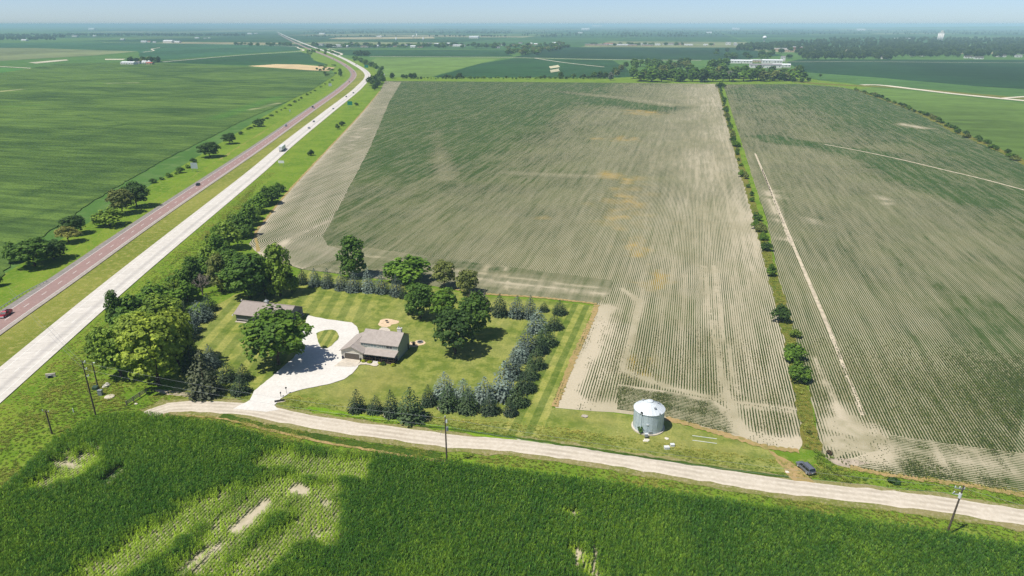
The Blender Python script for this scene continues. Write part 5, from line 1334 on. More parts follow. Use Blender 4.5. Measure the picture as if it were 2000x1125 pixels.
gb = empty('grain_bin', BC); tag(gb, 'round galvanised grain bin with white conical roof beside the gravel road', 'grain bin')
part('slab', MB().cyl((0,0,0),(0,0,0.3),BR+0.42,n=48), M['concrete'], gb)
for k in range(5):
    b = MB().cyl((0,0,0.3+k*1.07),(0,0,0.3+(k+1)*1.07-0.012),BR,n=56,caps=False); part('wall_ring', b, M['galv'], gb, True)
for k in range(20):
    a = 2*math.pi*k/20; s = MB().cyl((math.cos(a)*(BR+0.03),math.sin(a)*(BR+0.03),0.3),(math.cos(a)*(BR+0.03),math.sin(a)*(BR+0.03),5.6),0.025,n=4); part('stiffener', s, M['galv'], gb)
part('eave_ring', MB().cyl((0,0,5.60),(0,0,5.72),BR+0.1,BR+0.16,n=56), M['galv'], gb)
rp = None
for k in range(24):
    a0, a1 = 2*math.pi*k/24, 2*math.pi*(k+1)/24; q = MB(); r0, r1, z0, z1 = BR+0.2, 0.75, 5.74, 7.62
    def pt(a, r, z): return (r*math.cos(a), r*math.sin(a), z)
    q.add([pt(a0,r0,z0),pt(a1,r0,z0),pt(a1,r1,z1),pt(a0,r1,z1),pt(a0,r0,z0+0.07),pt(a0,r1,z1+0.07),pt(a0+0.02,r0,z0+0.002),pt(a0+0.06,r1,z1+0.002)], [(0,1,2,3),(0,6,4),(6,7,5,4),(3,5,7),(0,4,5,3)])
    part('roof_panel', q, M['galv_roof'], gb)
part('peak_cap', MB().cyl((0,0,7.58),(0,0,7.85),0.85,0.8,n=20).cyl((0,0,7.85),(0,0,8.02),0.8,0.2,n=20), M['galv_roof'], gb)
for a in (-0.9, 0.5, 2.4):
    r = 2.4; p = Vector((r*math.cos(a), r*math.sin(a), 6.55)); part('roof_vent', MB().cyl(p, p+Vector((0,0,0.45)), 0.2).cyl(p+Vector((0,0,0.45)), p+Vector((0,0,0.6)), 0.34, 0.1), M['grey'], gb)
def on_bin(px, z0, z1, name, w, mat):
    a = math.atan2(G(px, 850)[1]-BC[1], G(px, 850)[0]-BC[0]); x, y = math.cos(a)*(BR+0.06), math.sin(a)*(BR+0.06); o = part(name, MB().box(-w, w, -0.09, 0.09, z0, z1), mat, gb); o.location = (x, y, 0); o.rotation_euler = (0, 0, a-math.pi/2); return o
ld = on_bin(1246, 0.6, 6.0, 'ladder', 0.2, M['galv']); on_bin(1247, 5.4, 6.3, 'roof_hatch', 0.3, M['dark']); on_bin(1287, 5.6, 6.1, 'eave_bracket', 0.18, M['grey']); on_bin(1263, 2.9, 3.25, 'name_plate', 0.3, M['galv_roof']); on_bin(1270, 0.35, 1.1, 'access_door', 0.4, M['grey'])
# unloader by the bin, stones, boxes, pipes
un = empty('unload_auger', (*G(1261, 854), 0.12), 0.3); tag(un, 'small grey unloading auger and motor at the foot of the grain bin', 'auger')
part('tube', MB().cyl((0,1.4,0.5),(0,-0.4,0.9),0.17), M['grey'], un); part('motor', MB().cyl((-0.35,-0.2,1.05),(0.45,-0.2,1.05),0.22), M['white_metal'], un); part('hood', MB().box(-0.4,0.4,-0.8,-0.3,0.45,1.1), M['grey'], un)
part('leg', MB().box(-0.35,-0.28,-0.6,-0.5,0,0.5), M['dark'], un); part('leg', MB().box(0.28,0.35,-0.6,-0.5,0,0.5), M['dark'], un)
C, Nn, S = crown_points(np.random.default_rng(5), [((0,0,1.1),(0.8,0.8,1.1)),((0.2,0.2,1.7),(0.5,0.5,0.8))], 260, 0.34)
o = link('sapling', leaf_mesh('sapling', C, Nn, S, [M['leaf'], M['bark']], np.random.default_rng(5), MB().cyl((0,0,0),(0,0,1.2),0.05,0.03,5))); o.location = (*G(1252,847), 0.12); o.color = lc(70,104,34); tag(o, 'small leafy sapling growing against the grain bin', 'shrub')
def rock(px, py, r, label, mat, z=0.12, flat_=0.5, group=None):
    rand = np.random.default_rng(int(px*7+py)); bm = bmesh.new(); bmesh.ops.create_icosphere(bm, subdivisions=2, radius=r)
    for v in bm.verts:
        q = 1+0.22*rand.normal(); v.co = Vector((v.co.x*q, v.co.y*q*0.85, v.co.z*flat_*q))
    me = bpy.data.meshes.new('boulder'); bm.to_mesh(me); bm.free(); me.materials.append(mat); o = link('boulder', me); o.location = (*G(px, py), z+r*flat_*0.4); return tag(o, label, 'rock', group)
M['stone'] = plain('field_stone', srgb(170,160,146), 0.9, 0.2, var=0.2, scale=2); M['pale_stone'] = plain('pale_stone', srgb(206,200,184), 0.9, 0.2, var=0.12, scale=2)
rock(1142,814,0.9,'flat grey stone on the grass west of the grain bin',M['stone'],flat_=0.25); rock(1302,857.5,0.55,'small pale stone on the grass right of the bin auger',M['pale_stone'],flat_=0.2)
rock(1262,861,0.8,'flat pale stone in front of the bin auger',M['pale_stone'],flat_=0.12)
for i, (px, py, s_) in enumerate(((1302,877,0.62),(1313,872,0.5))):
    b = MB().box(-s_, s_, -s_*0.7, s_*0.7, 0, 0.55).box(-s_*1.06, s_*1.06, -s_*0.76, s_*0.76, 0.552, 0.64)
    small('utility_box', b, M['white_metal'], ('larger','smaller')[i]+' white utility box on the grass south of the grain bin', 'utility box', (*G(px, py), 0.12), 0.3, 'boxes by the bin')
for i, (a, b) in enumerate((((1352,852),(1400,858.5)),((1352,861),(1400,867.5)))):
    p, q = G(*a), G(*b); small('irrigation_pipe', MB().cyl((*p,0.2),(*q,0.2),0.07,n=8), M['white_metal'], ('upper','lower')[i]+' of two white pipes lying on the grass east of the bin', 'pipe', (0,0,0), 0, 'pipes on the grass')
rock(1538,923,0.5,'pale stone beside the gravel road left of the parked car',M['pale_stone'],flat_=0.3)
C, Nn, S = crown_points(np.random.default_rng(9), [((0,0,0.4),(0.7,0.7,0.5))], 120, 0.3)
for px, py, col, lab in ((1619,887,lc(84,70,48),'dark brown weed clump on the bare field corner'),(1745,943,lc(56,86,34),'low green shrub on the verge below the bare field'),(1580,847,lc(96,104,40),'small weed clump at the near end of the field line')):
    o = link('weed_clump', leaf_mesh('weed_clump', C, Nn, S, [M['leaf']], np.random.default_rng(3))); o.location = (*G(px, py), 0.12); o.color = col; o.scale = (2.0, 1.4, 1.2) if px == 1745 else (1, 1, 1); tag(o, lab, 'shrub')

# ------------------------------------------------------------------ poles and wires
def pole(px, py, h, label, arms='standoff', lean=0.0):
    o = empty('utility_pole', (*G(px, py), 0.1)); tag(o, label, 'utility pole', 'poles')
    part('pole', MB().cyl((0,0,-0.5),(lean,0,h),0.22,0.14,10), M['wood_pole'], o)
    if arms == 'standoff':
        for k, z in enumerate((0.3, 2.3, 4.4)):
            a = part('arm', MB().cyl((0,0,h-z-0.15),(0.95,0,h-z),0.05), M['white_metal'], o)
            part('insulator', MB().cyl((0.95,0,h-z),(0.95,0,h-z+0.45),0.14,0.1), M['white_metal'], a)
    elif arms == 'single':
        a = part('bracket', MB().box(0.14,0.5,-0.1,0.1,h-1.5,h-0.7), M['white_metal'], o)
        part('transformer', MB().cyl((0.45,0,h-3.6),(0.45,0,h-2.6),0.27,n=12), M['grey'], o); part('guy_wire', MB().cyl((-0.1,0,h-1),(-1.3,-0.3,h-5),0.03,n=4), M['grey'], o)
        part('insulator', MB().cyl((0,0,h),(0,0,h+0.35),0.1), M['white_metal'], o)
    elif arms == 'cross':
        a = part('crossarm', MB().box(-1.1,1.1,-0.07,0.07,h-0.45,h-0.3), M['wood_pole'], o)
        for x in (-0.95, 0.95): part('insulator', MB().cyl((x,0,h-0.3),(x,0,h),0.09), M['white_metal'], a)
    elif arms == 'equipment':
        a = part('crossarm', MB().box(-0.9,0.9,-0.07,0.07,h-0.9,h-0.75), M['grey'], o)
        for x in (-0.8, 0.0, 0.8): part('insulator', MB().cyl((x,0,h-0.75),(x,0,h-0.35),0.1), M['white_metal'], a)
        part('fuse_arm', MB().box(-1.0,0.5,-0.06,0.06,h-2.3,h-2.16), M['white_metal'], o); part('transformer', MB().cyl((0.42,0,h-3.0),(0.42,0,h-1.9),0.3,n=12), M['white_metal'], o)
        part('cutout', MB().cyl((-0.95,0,h-2.2),(-0.8,-0.2,h-1.5),0.1), M['white_metal'], o)
    elif arms == 'lamp':
        part('lamp_arm', MB().cyl((0,0,h-0.2),(0.8,-0.2,h+0.05),0.04), M['grey'], o); part('lamp_head', MB().box(0.7,1.25,-0.35,-0.1,h,h+0.14), M['white_metal'], o)
    return (*G(px, py), h)
pA = pole(187,811,16.3,'tall dark pole with three white standoff insulators at the corn corner')
pB = pole(192,758,height(192,758,708),'slimmer lamp pole behind the tall pole near the cabinets','lamp')
pC = pole(102,848,height(102,848,802),'short weathered pole with a crossarm in the weeds on the left','cross')
pD = pole(873,908,13.1,'single bare pole standing in the corn edge at the centre','single')
pE = pole(1848,1046,12.4,'leaning pole with transformer and white fittings at the lower right','equipment',0.6)
def wire(a, b, za, zb, label, sag=1.2):
    P = []
    for k in range(25):
        t = k/24; P.append((a[0]+(b[0]-a[0])*t, a[1]+(b[1]-a[1])*t, za+(zb-za)*t - sag*4*t*(1-t)))
    m = MB()
    for p, q in zip(P[:-1], P[1:]): m.cyl(p, q, 0.018, n=4, caps=False)
    small('power_line', m, M['grey'], label, 'power line', (0,0,0), 0, 'wires between the poles')
offW = (pA[0]-70, pA[1]+40)
for k, z in enumerate((15.9, 13.9)):
    wire(pA, pD, z, 12.9-k*2.2, ('upper','lower')[k]+' wire from the tall corner pole to the centre pole', 1.5); wire(offW, pA, 15.5-k*2, z, ('upper','lower')[k]+' wire from the tall corner pole off to the left', 1.0)
wire(pD, pE, 12.9, 12.0, 'upper wire from the centre pole to the leaning pole', 1.5); wire(pD, pE, 10.7, 10.4, 'lower wire from the centre pole to the leaning pole', 1.5)
wire(pE, (pE[0]+80, pE[1]-20), 12.0, 12.5, 'wire from the leaning pole off to the right', 1.2)

# cabinets and odds near the corner
small('cabinet', MB().box(-0.55,0.55,-0.45,0.45,0,1.5).box(-0.6,0.6,-0.5,0.5,1.502,1.6), M['grey'], 'grey metal utility cabinet beside the round concrete lid', 'cabinet', (*G(197,772), 0.1), 0.3)
small('cabinet', MB().box(-0.7,0.7,-0.55,0.55,0,0.85).add([(-0.72,-0.57,0.85),(0.72,-0.57,0.85),(0.72,0.57,1.05),(-0.72,0.57,1.05)],[(0,1,2,3)]), M['green_box'], 'dark green transformer box at the foot of the lamp pole', 'cabinet', (*G(187,761), 0.1), 0.2)
small('concrete_lid', MB().cyl((0,0,0),(0,0,0.2),1.35,1.3,n=24), M['concrete'], 'round concrete lid in the grass near the grey cabinet', 'lid', (*G(214,776), 0.1))
rock(206,756,0.9,'white rubble block behind the grey cabinet',M['pale_stone'],flat_=0.6); rock(211,753,0.7,'small white rubble piece right of the larger block',M['pale_stone'],flat_=0.6); rock(266,789.5,0.4,'small white stone below the log barrier',M['pale_stone'],flat_=0.4); rock(287,822,0.55,'pale stone at the end of the gravel track by the corn',M['pale_stone'],flat_=0.5)
pa, pb = G(248,793), G(286,768); ba = empty('barrier', (*pa, 0.1), math.atan2(pb[1]-pa[1], pb[0]-pa[0])); LB = math.dist(pa, pb); tag(ba, 'weathered grey plank barrier across the end of the gravel track', 'barrier')
M['grey_wood'] = plain('grey_wood', srgb(124,118,108), 0.9, 0.1, var=0.2, scale=3)
for k in range(4): part('post', MB().box(LB*k/3-0.1, LB*k/3+0.1, -0.1, 0.1, 0, 1.5), M['grey_wood'], ba)
for z in (0.45, 0.85, 1.25): part('plank', MB().box(-0.3, LB+0.3, -0.17, -0.11, z, z+0.24), M['grey_wood'], ba)
cv = empty('culvert', (*G(100,737), 0.1), 0.5); tag(cv, 'concrete culvert head with dark opening on the bank below the highway', 'culvert')
part('headwall', MB().box(-1.3,1.3,-0.2,0.2,-0.2,1.2), M['concrete'], cv); part('pipe', MB().cyl((0,-0.9,0.4),(0,0.3,0.4),0.55,n=14,caps=False), M['grey'], cv); part('opening', MB().cyl((0,-0.3,0.4),(0,-0.25,0.4),0.53,n=14), M['dark'], cv)  # dark disc in the mouth stands in for shade inside the pipe
mk = small('marker_post', MB().box(-0.08,0.08,-0.05,0.05,0,1.3), M['white_metal'], 'small white marker post in the weeds left of the tall pole', 'marker post', (*G(144,806), 0.1))
cv = empty('culvert', (*G(546,785), 0.12), 0.6); tag(cv, 'dark drain pipe end beside the mouth of the drive', 'culvert'); part('pipe', MB().cyl((-1.3,0,0.25),(1.3,0,0.25),0.32,n=12), M['dark'], cv); part('apron', MB().box(-1.6,1.6,-0.6,-0.3,0,0.12), M['concrete'], cv)
mb_ = empty('mailbox', (*G(549,776), 0.27), 0.4); tag(mb_, 'dark mailbox on a post at the mouth of the drive', 'mailbox'); part('post', MB().box(-0.06,0.06,-0.06,0.06,0,1.05), M['wood_pole'], mb_); part('box', MB().box(-0.13,0.13,-0.3,0.3,1.05,1.35), M['dark'], mb_)
lp = empty('yard_lamp', (*G(560,770), 0.27)); tag(lp, 'dark yard lamp post right of the mailbox', 'lamp'); part('post', MB().cyl((0,0,0),(0,0,1.6),0.05), M['dark'], lp); part('lantern', MB().box(-0.17,0.17,-0.17,0.17,1.6,2.0), M['dark'], lp)
for i, (px, py) in enumerate(((815,821),(828,818))):
    small('pedestal', MB().box(-0.5,0.5,-0.4,0.4,0,0.85).box(-0.55,0.55,-0.45,0.45,0.852,0.95), M['grey'], ('left','right')[i]+' grey utility pedestal on the gravel pad by the broad spruce', 'pedestal', (*G(px, py), 0.17), 0.2, 'pedestals by the road')

# ------------------------------------------------------------------ guard rail and signs
ga = GP([(-60,650),(0,607),(45,577),(92,552)]); GL = smooth_line(ga, 1.0); g_ = empty('guardrail', (0,0,0)); tag(g_, 'steel guardrail on the outer shoulder of the red carriageway', 'guardrail')
tg, nr = frame_of(GL)
r_ = MB()
for i in range(len(GL)-1):
    a, b = GL[i], GL[i+1]; n0 = nr[i]*0.05; n1 = nr[i+1]*0.05
    r_.add([(a[0]-n0[0],a[1]-n0[1],0.75),(b[0]-n1[0],b[1]-n1[1],0.75),(b[0]+n1[0],b[1]+n1[1],0.9),(a[0]+n0[0],a[1]+n0[1],0.9),(b[0]-n1[0],b[1]-n1[1],1.06),(a[0]-n0[0],a[1]-n0[1],1.06)], [(0,1,2,3),(3,2,4,5)])
part('rail', r_, M['white_metal'], g_)
for i in range(0, len(GL), 2): part('post', MB().box(GL[i,0]-0.1, GL[i,0]+0.02, GL[i,1]-0.06, GL[i,1]+0.06, 0.1, 1.0), M['grey'], g_)
M['sign_green'] = plain('sign_green', srgb(0,118,92), 0.5, 0.4, var=0.04); M['sign_back'] = plain('sign_back', srgb(176,184,186), 0.45, 0.4, 0.2, 0.06)
def sign(px, py, ty, w, hgt, mat, label, rz=0.1):
    o = empty('road_sign', (*G(px, py), 0.1), rz); H = height(px, py, ty); tag(o, label, 'sign', 'highway signs')
    n = max(2, int(round(w/0.7)))
    for k in range(n): part('panel', MB().box(-w/2+k*w/n+0.006, -w/2+(k+1)*w/n-0.006, -0.03, 0.03, H-hgt, H), mat, o)
    for x in (-w*0.3, w*0.3): part('post', MB().box(x-0.07, x+0.07, 0.035, 0.16, 0, H-0.1), M['grey'], o)
sign(381,336,318,5.2,4.2,M['sign_back'],'pale back of a large sign on the west verge by the lone bush',0.1)
sign(684,211,198,6.5,4.6,M['sign_green'],'green highway sign on the east verge before the bend',0.1)
sign(716,136,127,9,6,M['sign_green'],'green highway sign far away past the bend',0.2)
sign(550,325,314,4.6,1.8,M['white_metal'],'low white sign on the east verge below the truck',0.1)
sign(645,170,163,5.5,4.5,M['sign_back'],'pale back of a sign west of the highway before the bend',0.1)
sign(566.5,220,214,1.6,2.2,M['sign_back'],'small white sign on the west verge beyond the lone trees',0.1)
sign(750,147,144,3.5,3,M['white_metal'],'small pale sign at the far corner of the headland strip',0.1)

# ------------------------------------------------------------------ vehicles
def paint_mat(name, col, metal=0.3):
    t = NT(name); p = t.pos(); n = t.noise(p, 3, 3); c = t.mix(t.rng(n, 0.3, 0.7), tuple(x*0.93 for x in col[:3])+(1,), col)
    b = t.n('BsdfPrincipled'); t.L(c, b.inputs['Base Color']); b.inputs['Roughness'].default_value = 0.35; b.inputs['Metallic'].default_value = metal; b.inputs['Coat Weight'].default_value = 0.4
    return t.done(b.outputs[0])
PAINTS = {k: paint_mat('car_paint_'+k, c) for k, c in dict(grey=srgb(116,120,128), red=srgb(150,18,36), white=srgb(214,214,212), black=srgb(34,36,40), silver=srgb(166,168,170), blue=srgb(44,62,96), darkred=srgb(96,30,32)).items()}
M['tail'] = plain('tail_lamp', srgb(130,20,20), 0.3, 0.5); M['head'] = plain('head_lamp', srgb(220,222,220), 0.2, 0.5); M['plate'] = plain('plate', srgb(226,226,222), 0.5, 0.3)
def ring(x, w, z0, z1, rnd=0.12):
    w0 = w; r = min(rnd, (z1-z0)*0.45, w*0.45)
    return [(x,-w0+r,z0),(x,w0-r,z0),(x,w0,z0+r),(x,w0,z1-r),(x,w0-r,z1),(x,-w0+r,z1),(x,-w0,z1-r),(x,-w0,z0+r)]
def wheels(o, xs, w, r, rim=M['sign_back']):
    for x in xs:
        for s in (-1, 1):
            ty = part('wheel', MB().cyl((x,s*(w-0.20),r),(x,s*(w+0.01),r),r,n=16), M['rubber'], o)
            part('rim', MB().cyl((x,s*(w+0.012),r),(x,s*(w+0.03),r),r*0.66,r*0.6,n=12), rim, ty)
def car(loc, rz, kind, paint, label, group=None, name='car'):
    o = empty(name, loc, rz); p = PAINTS[paint]; tag(o, label, 'truck' if kind == 'pickup' else 'car', group)
    if kind == 'suv': L, W, top, belt = 4.95, 0.97, 1.72, 1.05
    elif kind == 'pickup': L, W, top, belt = 5.7, 0.99, 1.85, 1.12
    else: L, W, top, belt = 4.7, 0.91, 1.45, 0.9
    h = L/2
    st = [(-h, 0.86, 0.42, belt-0.12), (-h+0.12, 0.95, 0.32, belt), (-h+0.9, 1.0, 0.24, belt+0.02), (0, 1.0, 0.22, belt), (h-1.35, 1.0, 0.22, belt-0.01), (h-0.5, 0.97, 0.25, belt-0.14), (h-0.08, 0.88, 0.34, belt-0.25), (h, 0.80, 0.42, belt-0.32)]
    part('body', MB().loft([ring(x, W*k, a, b) for x, k, a, b in st]), p, o, True)
    if kind == 'pickup': c0, c1, r0, r1 = -0.45, 1.55, -0.25, 0.75
    elif kind == 'suv': c0, c1, r0, r1 = -h+0.08, 1.35, -h+0.42, 0.55
    else: c0, c1, r0, r1 = -h+0.55, 1.25, -h+1.25, 0.35
    wb, wt = W*0.94, W*0.78
    def quadring(z, x0, x1, w): return [(x0,-w,z),(x1,-w,z),(x1,w,z),(x0,w,z)]
    q = lambda t: quadring(belt-0.03+(top-belt)*t, c0+(r0-c0)*t, c1+(r1-c1)*t, wb+(wt-wb)*t)
    part('windows', MB().loft([q(0.0), q(0.92)]), M['car_glass'], o)
    part('roof', MB().loft([q(0.90), [(x*1.0, y*1.01, z) for x, y, z in q(0.96)], [(x*0.97, y*0.93, z) for x, y, z in q(1.03)]]), p, o)
    # pillars
    for t0 in ((0.0, 0.0), (0.42, 0.42), (0.72, 0.70), (1.0, 1.0)):
        for s in (-1, 1):
            a = (c0+(c1-c0)*t0[0], s*(wb+0.012), belt-0.03); b_ = (r0+(r1-r0)*t0[1], s*(wt+0.03), belt+(top-belt)*0.95); part('pillar', MB().cyl(a, b_, 0.045, n=5), p, o)
    if kind == 'suv':
        for s in (-1, 1): part('roof_rail', MB().box(r0+0.2, r1-0.2, s*wt*0.88-0.03, s*wt*0.88+0.03, top+0.06, top+0.11), M['dark'], o)
    if kind == 'pickup':
        part('bed', MB().box(-h+0.15, -0.62, -W+0.13, W-0.13, belt+0.001, belt+0.02), M['dark'], o)
        for s in (-1, 1): part('bed_side', MB().box(-h+0.06, -0.5, s*(W-0.06)-0.07, s*(W-0.06)+0.05, belt-0.05, belt+0.28), p, o)
        part('tailgate', MB().box(-h+0.02, -h+0.12, -W+0.1, W-0.1, belt-0.05, belt+0.28), p, o)
        part('bumper', MB().box(-h-0.16, -h+0.02, -W+0.06, W-0.06, 0.45, 0.66), M['white_metal'], o)
        part('bumper', MB().box(h-0.05, h+0.12, -W+0.08, W-0.08, 0.42, 0.66), M['white_metal'], o)
    for s in (-1, 1):
        part('tail_light', MB().box(-h-0.02, -h+0.1, s*W*0.78-0.1, s*W*0.78+0.1, belt-0.35, belt-0.12), M['tail'], o)
        part('headlight', MB().box(h-0.12, h+0.01, s*W*0.66-0.16, s*W*0.66+0.16, belt-0.48, belt-0.34), M['head'], o)
        part('mirror', MB().box(c1-0.35, c1-0.15, s*(W+0.09)-0.09, s*(W+0.09)+0.09, belt-0.02, belt+0.15), p, o)
    part('licence_plate', MB().box(-h-0.03, -h-0.005, -0.16, 0.16, 0.62, 0.76), M['plate'], o)
    wheels(o, (-h+0.95, h-0.95), W*0.98, 0.36 if kind != 'pickup' else 0.40)
    return o
a, b = G(1586,931), G(1559,907)
car(((a[0]+b[0])/2, (a[1]+b[1])/2, 0.19), math.atan2(b[1]-a[1], b[0]-a[0]), 'suv', 'grey', 'grey estate car with roof rails parked beside the gravel road', name='parked_car')
def on_road(line, px, py, off, fwd):
    p = np.array(G(px, py)); i = int(np.argmin(np.linalg.norm(line-p, axis=1))); t, n = frame_of(line); q = line[i]+n[i]*off
    tt = t[i]*fwd; return (q[0], q[1], 0.31), math.atan2(tt[1], tt[0])
l, r = on_road(RL, 15, 619, -1.8, -1); car(l, r, 'pickup', 'red', 'red pickup truck driving on the red carriageway at the left edge', name='pickup_truck')
CARS = [(RL,383,362,-1.8,-1,'black','sedan','dark car on the red carriageway below the pale sign'),(RL,551,248,-1.8,-1,'silver','suv','silver car on the red carriageway level with the truck'),(RL,606,210,-1.8,-1,'black','suv','dark car overtaking on the red carriageway'),(RL,611,212.5,1.8,-1,'silver','sedan','pale car beside the dark one on the red carriageway'),
 (WL,600,252,1.8,1,'white','suv','white van-like car just ahead of the truck on the white carriageway'),(WL,614,238,-1.8,1,'grey','sedan','grey car second ahead of the truck'),(WL,646,214,1.8,1,'silver','sedan','silver car in the middle of the white carriageway'),(WL,675,190,-1.8,1,'black','sedan','dark car before the bend on the white carriageway'),(WL,684,183,1.8,1,'grey','suv','grey car just before the bend on the white carriageway'),
 (RL,687,141,1.8,-1,'silver','suv','car in the bend of the red carriageway'),(RL,671,130,-1.8,-1,'darkred','sedan','reddish car past the bend on the red carriageway'),(RL,643,116,-1.8,-1,'black','sedan','tiny dark car far along the red carriageway'),(WL,686,127,1.8,1,'darkred','suv','reddish car past the bend on the white carriageway'),(RL,680,161,1.8,-1,'grey','sedan','grey car entering the bend on the red carriageway')]
for line, px, py, off, fw, pt, kd, lab in CARS:
    l, r = on_road(line, px, py, off, fw); car(l, r, kd, pt, lab, 'traffic on the highway')
# articulated lorry
l, r = on_road(WL, 551, 294, 1.8, 1); tk = empty('semi_truck', l, r); tag(tk, 'articulated lorry with white box trailer on the white carriageway', 'truck')
part('trailer', MB().box(-8.2, 4.6, -1.28, 1.28, 1.2, 4.05), M['white_metal'], tk); part('trailer_frame', MB().box(-8.0, 4.4, -0.5, 0.5, 0.95, 1.198), M['dark'], tk)
part('cab', MB().loft([ring(5.1,1.2,0.9,3.7,0.2), ring(6.6,1.22,0.9,3.75,0.2), ring(7.0,1.2,0.9,2.9,0.2), ring(7.05,1.1,0.9,2.0,0.2), ring(8.6,1.0,0.85,1.75,0.2)]), PAINTS['white'], tk); part('windscreen', MB().box(6.95, 7.03, -1.0, 1.0, 2.05, 2.75), M['car_glass'], tk)
wheels(tk, (-7.3, -6.1, 4.0, 5.2, 8.0), 1.2, 0.5)
part('rear_door', MB().box(-8.25, -8.205, -1.2, 1.2, 1.3, 3.95), M['white_metal'], tk)

# ------------------------------------------------------------------ far buildings
M['far_white'] = plain('far_white_wall', srgb(214,212,206), 0.7, 0.2, var=0.06, scale=0.2); M['far_tan'] = plain('far_tan_wall', srgb(188,166,140), 0.8, 0.2, var=0.1, scale=0.2); M['far_brick'] = plain('far_brick', srgb(150,112,96), 0.85, 0.2, var=0.1, scale=0.2)
M['far_roof_grey'] = plain('far_roof_grey', srgb(136,132,132), 0.85, 0.2, var=0.1, scale=0.2); M['far_roof_dark'] = plain('far_roof_dark', srgb(92,84,80), 0.9, 0.2, var=0.1, scale=0.2); M['far_roof_white'] = plain('far_roof_white', srgb(226,228,228), 0.6, 0.3, var=0.04, scale=0.2); M['far_roof_red'] = plain('far_roof_red', srgb(170,96,80), 0.8, 0.2, var=0.08, scale=0.2)
def building(px, py, w, d, h, rise, wall, roof, label, cat='building', group=None, name='far_building', rz=0.0, windows=True):
    o = empty(name, (*G(px, py), 0.1), rz); tag(o, label, cat, group)
    wb = MB().box(-w/2, w/2, 0, d, -0.3, h)
    if rise: wb.add([(-w/2,0,h),(-w/2,d,h),(-w/2,d/2,h+rise)], [(0,2,1)]); wb.add([(w/2,0,h),(w/2,d,h),(w/2,d/2,h+rise)], [(0,1,2)])
    part('wall', wb, M[wall], o)
    r = MB()
    if rise:
        slab_roof(r, (-w/2-0.5,-0.5,h-0.15), (w/2+0.5,-0.5,h-0.15), (w/2+0.5,d/2,h+rise), (-w/2-0.5,d/2,h+rise)); slab_roof(r, (-w/2-0.5,d+0.5,h-0.15), (w/2+0.5,d+0.5,h-0.15), (w/2+0.5,d/2,h+rise), (-w/2-0.5,d/2,h+rise))
    else: r.box(-w/2-0.3, w/2+0.3, -0.3, d+0.3, h+0.003, h+0.5)
    part('roof', r, M[roof], o)
    if windows:
        n = max(2, min(8, int(w/7)))
        for k in range(n):
            x = -w/2+(k+0.5)*w/n
            if k == n//2: part('door', MB().box(x-0.8, x+0.8, -0.08, -0.01, 0, min(h*0.8, 2.6)), M['door_dark'], o)
            else: part('window', MB().box(x-0.9, x+0.9, -0.08, -0.01, h*0.4, h*0.75), M['glass'], o)
    return o
B = building
# white factory beyond the grove
B(1495,133,72,30,7,2,'far_white','far_roof_grey','longest white factory hall with grey roof beyond the grove','factory','factory halls'); B(1526,131.5,42,22,6,2,'far_white','far_roof_white','white factory hall at the right end beyond the grove','factory','factory halls'); B(1448,124,55,22,7,2,'far_white','far_roof_white','white factory hall at the left end beyond the grove','factory','factory halls'); B(1478,122,30,18,6,1,'far_tan','far_roof_white','small pale hall behind the longest factory hall','factory','factory halls'); B(1508,125,50,24,9,2,'far_white','far_roof_white','tall white hall behind the right end of the factory','factory','factory halls'); B(1529,120,12,10,12,2,'far_white','far_roof_grey','small pale tower-like building behind the factory','building')
# school and houses left of the town
B(1525,99.5,45,35,9,0,'far_tan','far_roof_white','tan flat-roofed school block left of the town trees','school'); B(1555,97.5,48,40,11,0,'far_brick','far_roof_white','white-roofed brick school hall left of the town trees','school'); B(1540,100.5,40,20,6,0,'far_tan','far_roof_white','low tan wing joining the two school blocks','school')
i = 0
SPOTS = ['below the school','right of the school','at the left end of the town wood','under the dark trees near the town edge','in a gap of the town trees','at the middle of the town edge','left of the pair of white barns','the left of the pair at the town edge','the right of the pair at the town edge','near the right end of the town edge','at the far right of the town edge','deep in the town trees left of the elevator','deep in the town trees right of the elevator','high in the town trees','beside the wood on the right']
for j, (px, py, w) in enumerate(((1583,112,34),(1600,106,14),(1627,104,24),(1672,107,16),(1735,106.5,34),(1783,110,14),(1802,110,14),(1892,114,22),(1912,115.5,24),(1956,111.5,26),(1990,112,18),(1750,87,30),(1945,86,40),(1970,88,18),(1728,115.5,18))):
    B(px, py, w, 12, 5, 2.5, 'far_white', random.choice(('far_roof_white','far_roof_grey','far_roof_dark')), 'pale house '+SPOTS[j], 'house', 'houses at the town edge', 'town_house')
B(1768,77.5,110,60,9,0,'far_white','far_roof_white','large flat white warehouse behind the town trees','warehouse')
# grain elevator
ex, ey = G(1835, 83); D_ = depth(1835, 83)
el = empty('grain_elevator', (ex, ey, 0.1)); tag(el, 'tall white concrete grain elevator rising from the town trees', 'elevator')
for k in range(4): part('silo', MB().cyl((-12+k*8, 0, 0), (-12+k*8, 0, 48), 4.1, n=16), M['far_white'], el, True)
part('silo', MB().cyl((-8, 7.5, 0), (-8, 7.5, 48), 4.1, n=16), M['far_white'], el, True); part('silo', MB().cyl((0, 7.5, 0), (0, 7.5, 48), 4.1, n=16), M['far_white'], el, True); part('silo', MB().cyl((8, 7.5, 0), (8, 7.5, 48), 4.1, n=16), M['far_white'], el, True)
part('headhouse', MB().box(-12, 13, -3, 7, 48, 54).box(-3, 8, -2, 5, 54, 64), M['far_white'], el); part('leg_tower', MB().box(13, 16, -2, 2, 0, 58), M['far_roof_grey'], el)
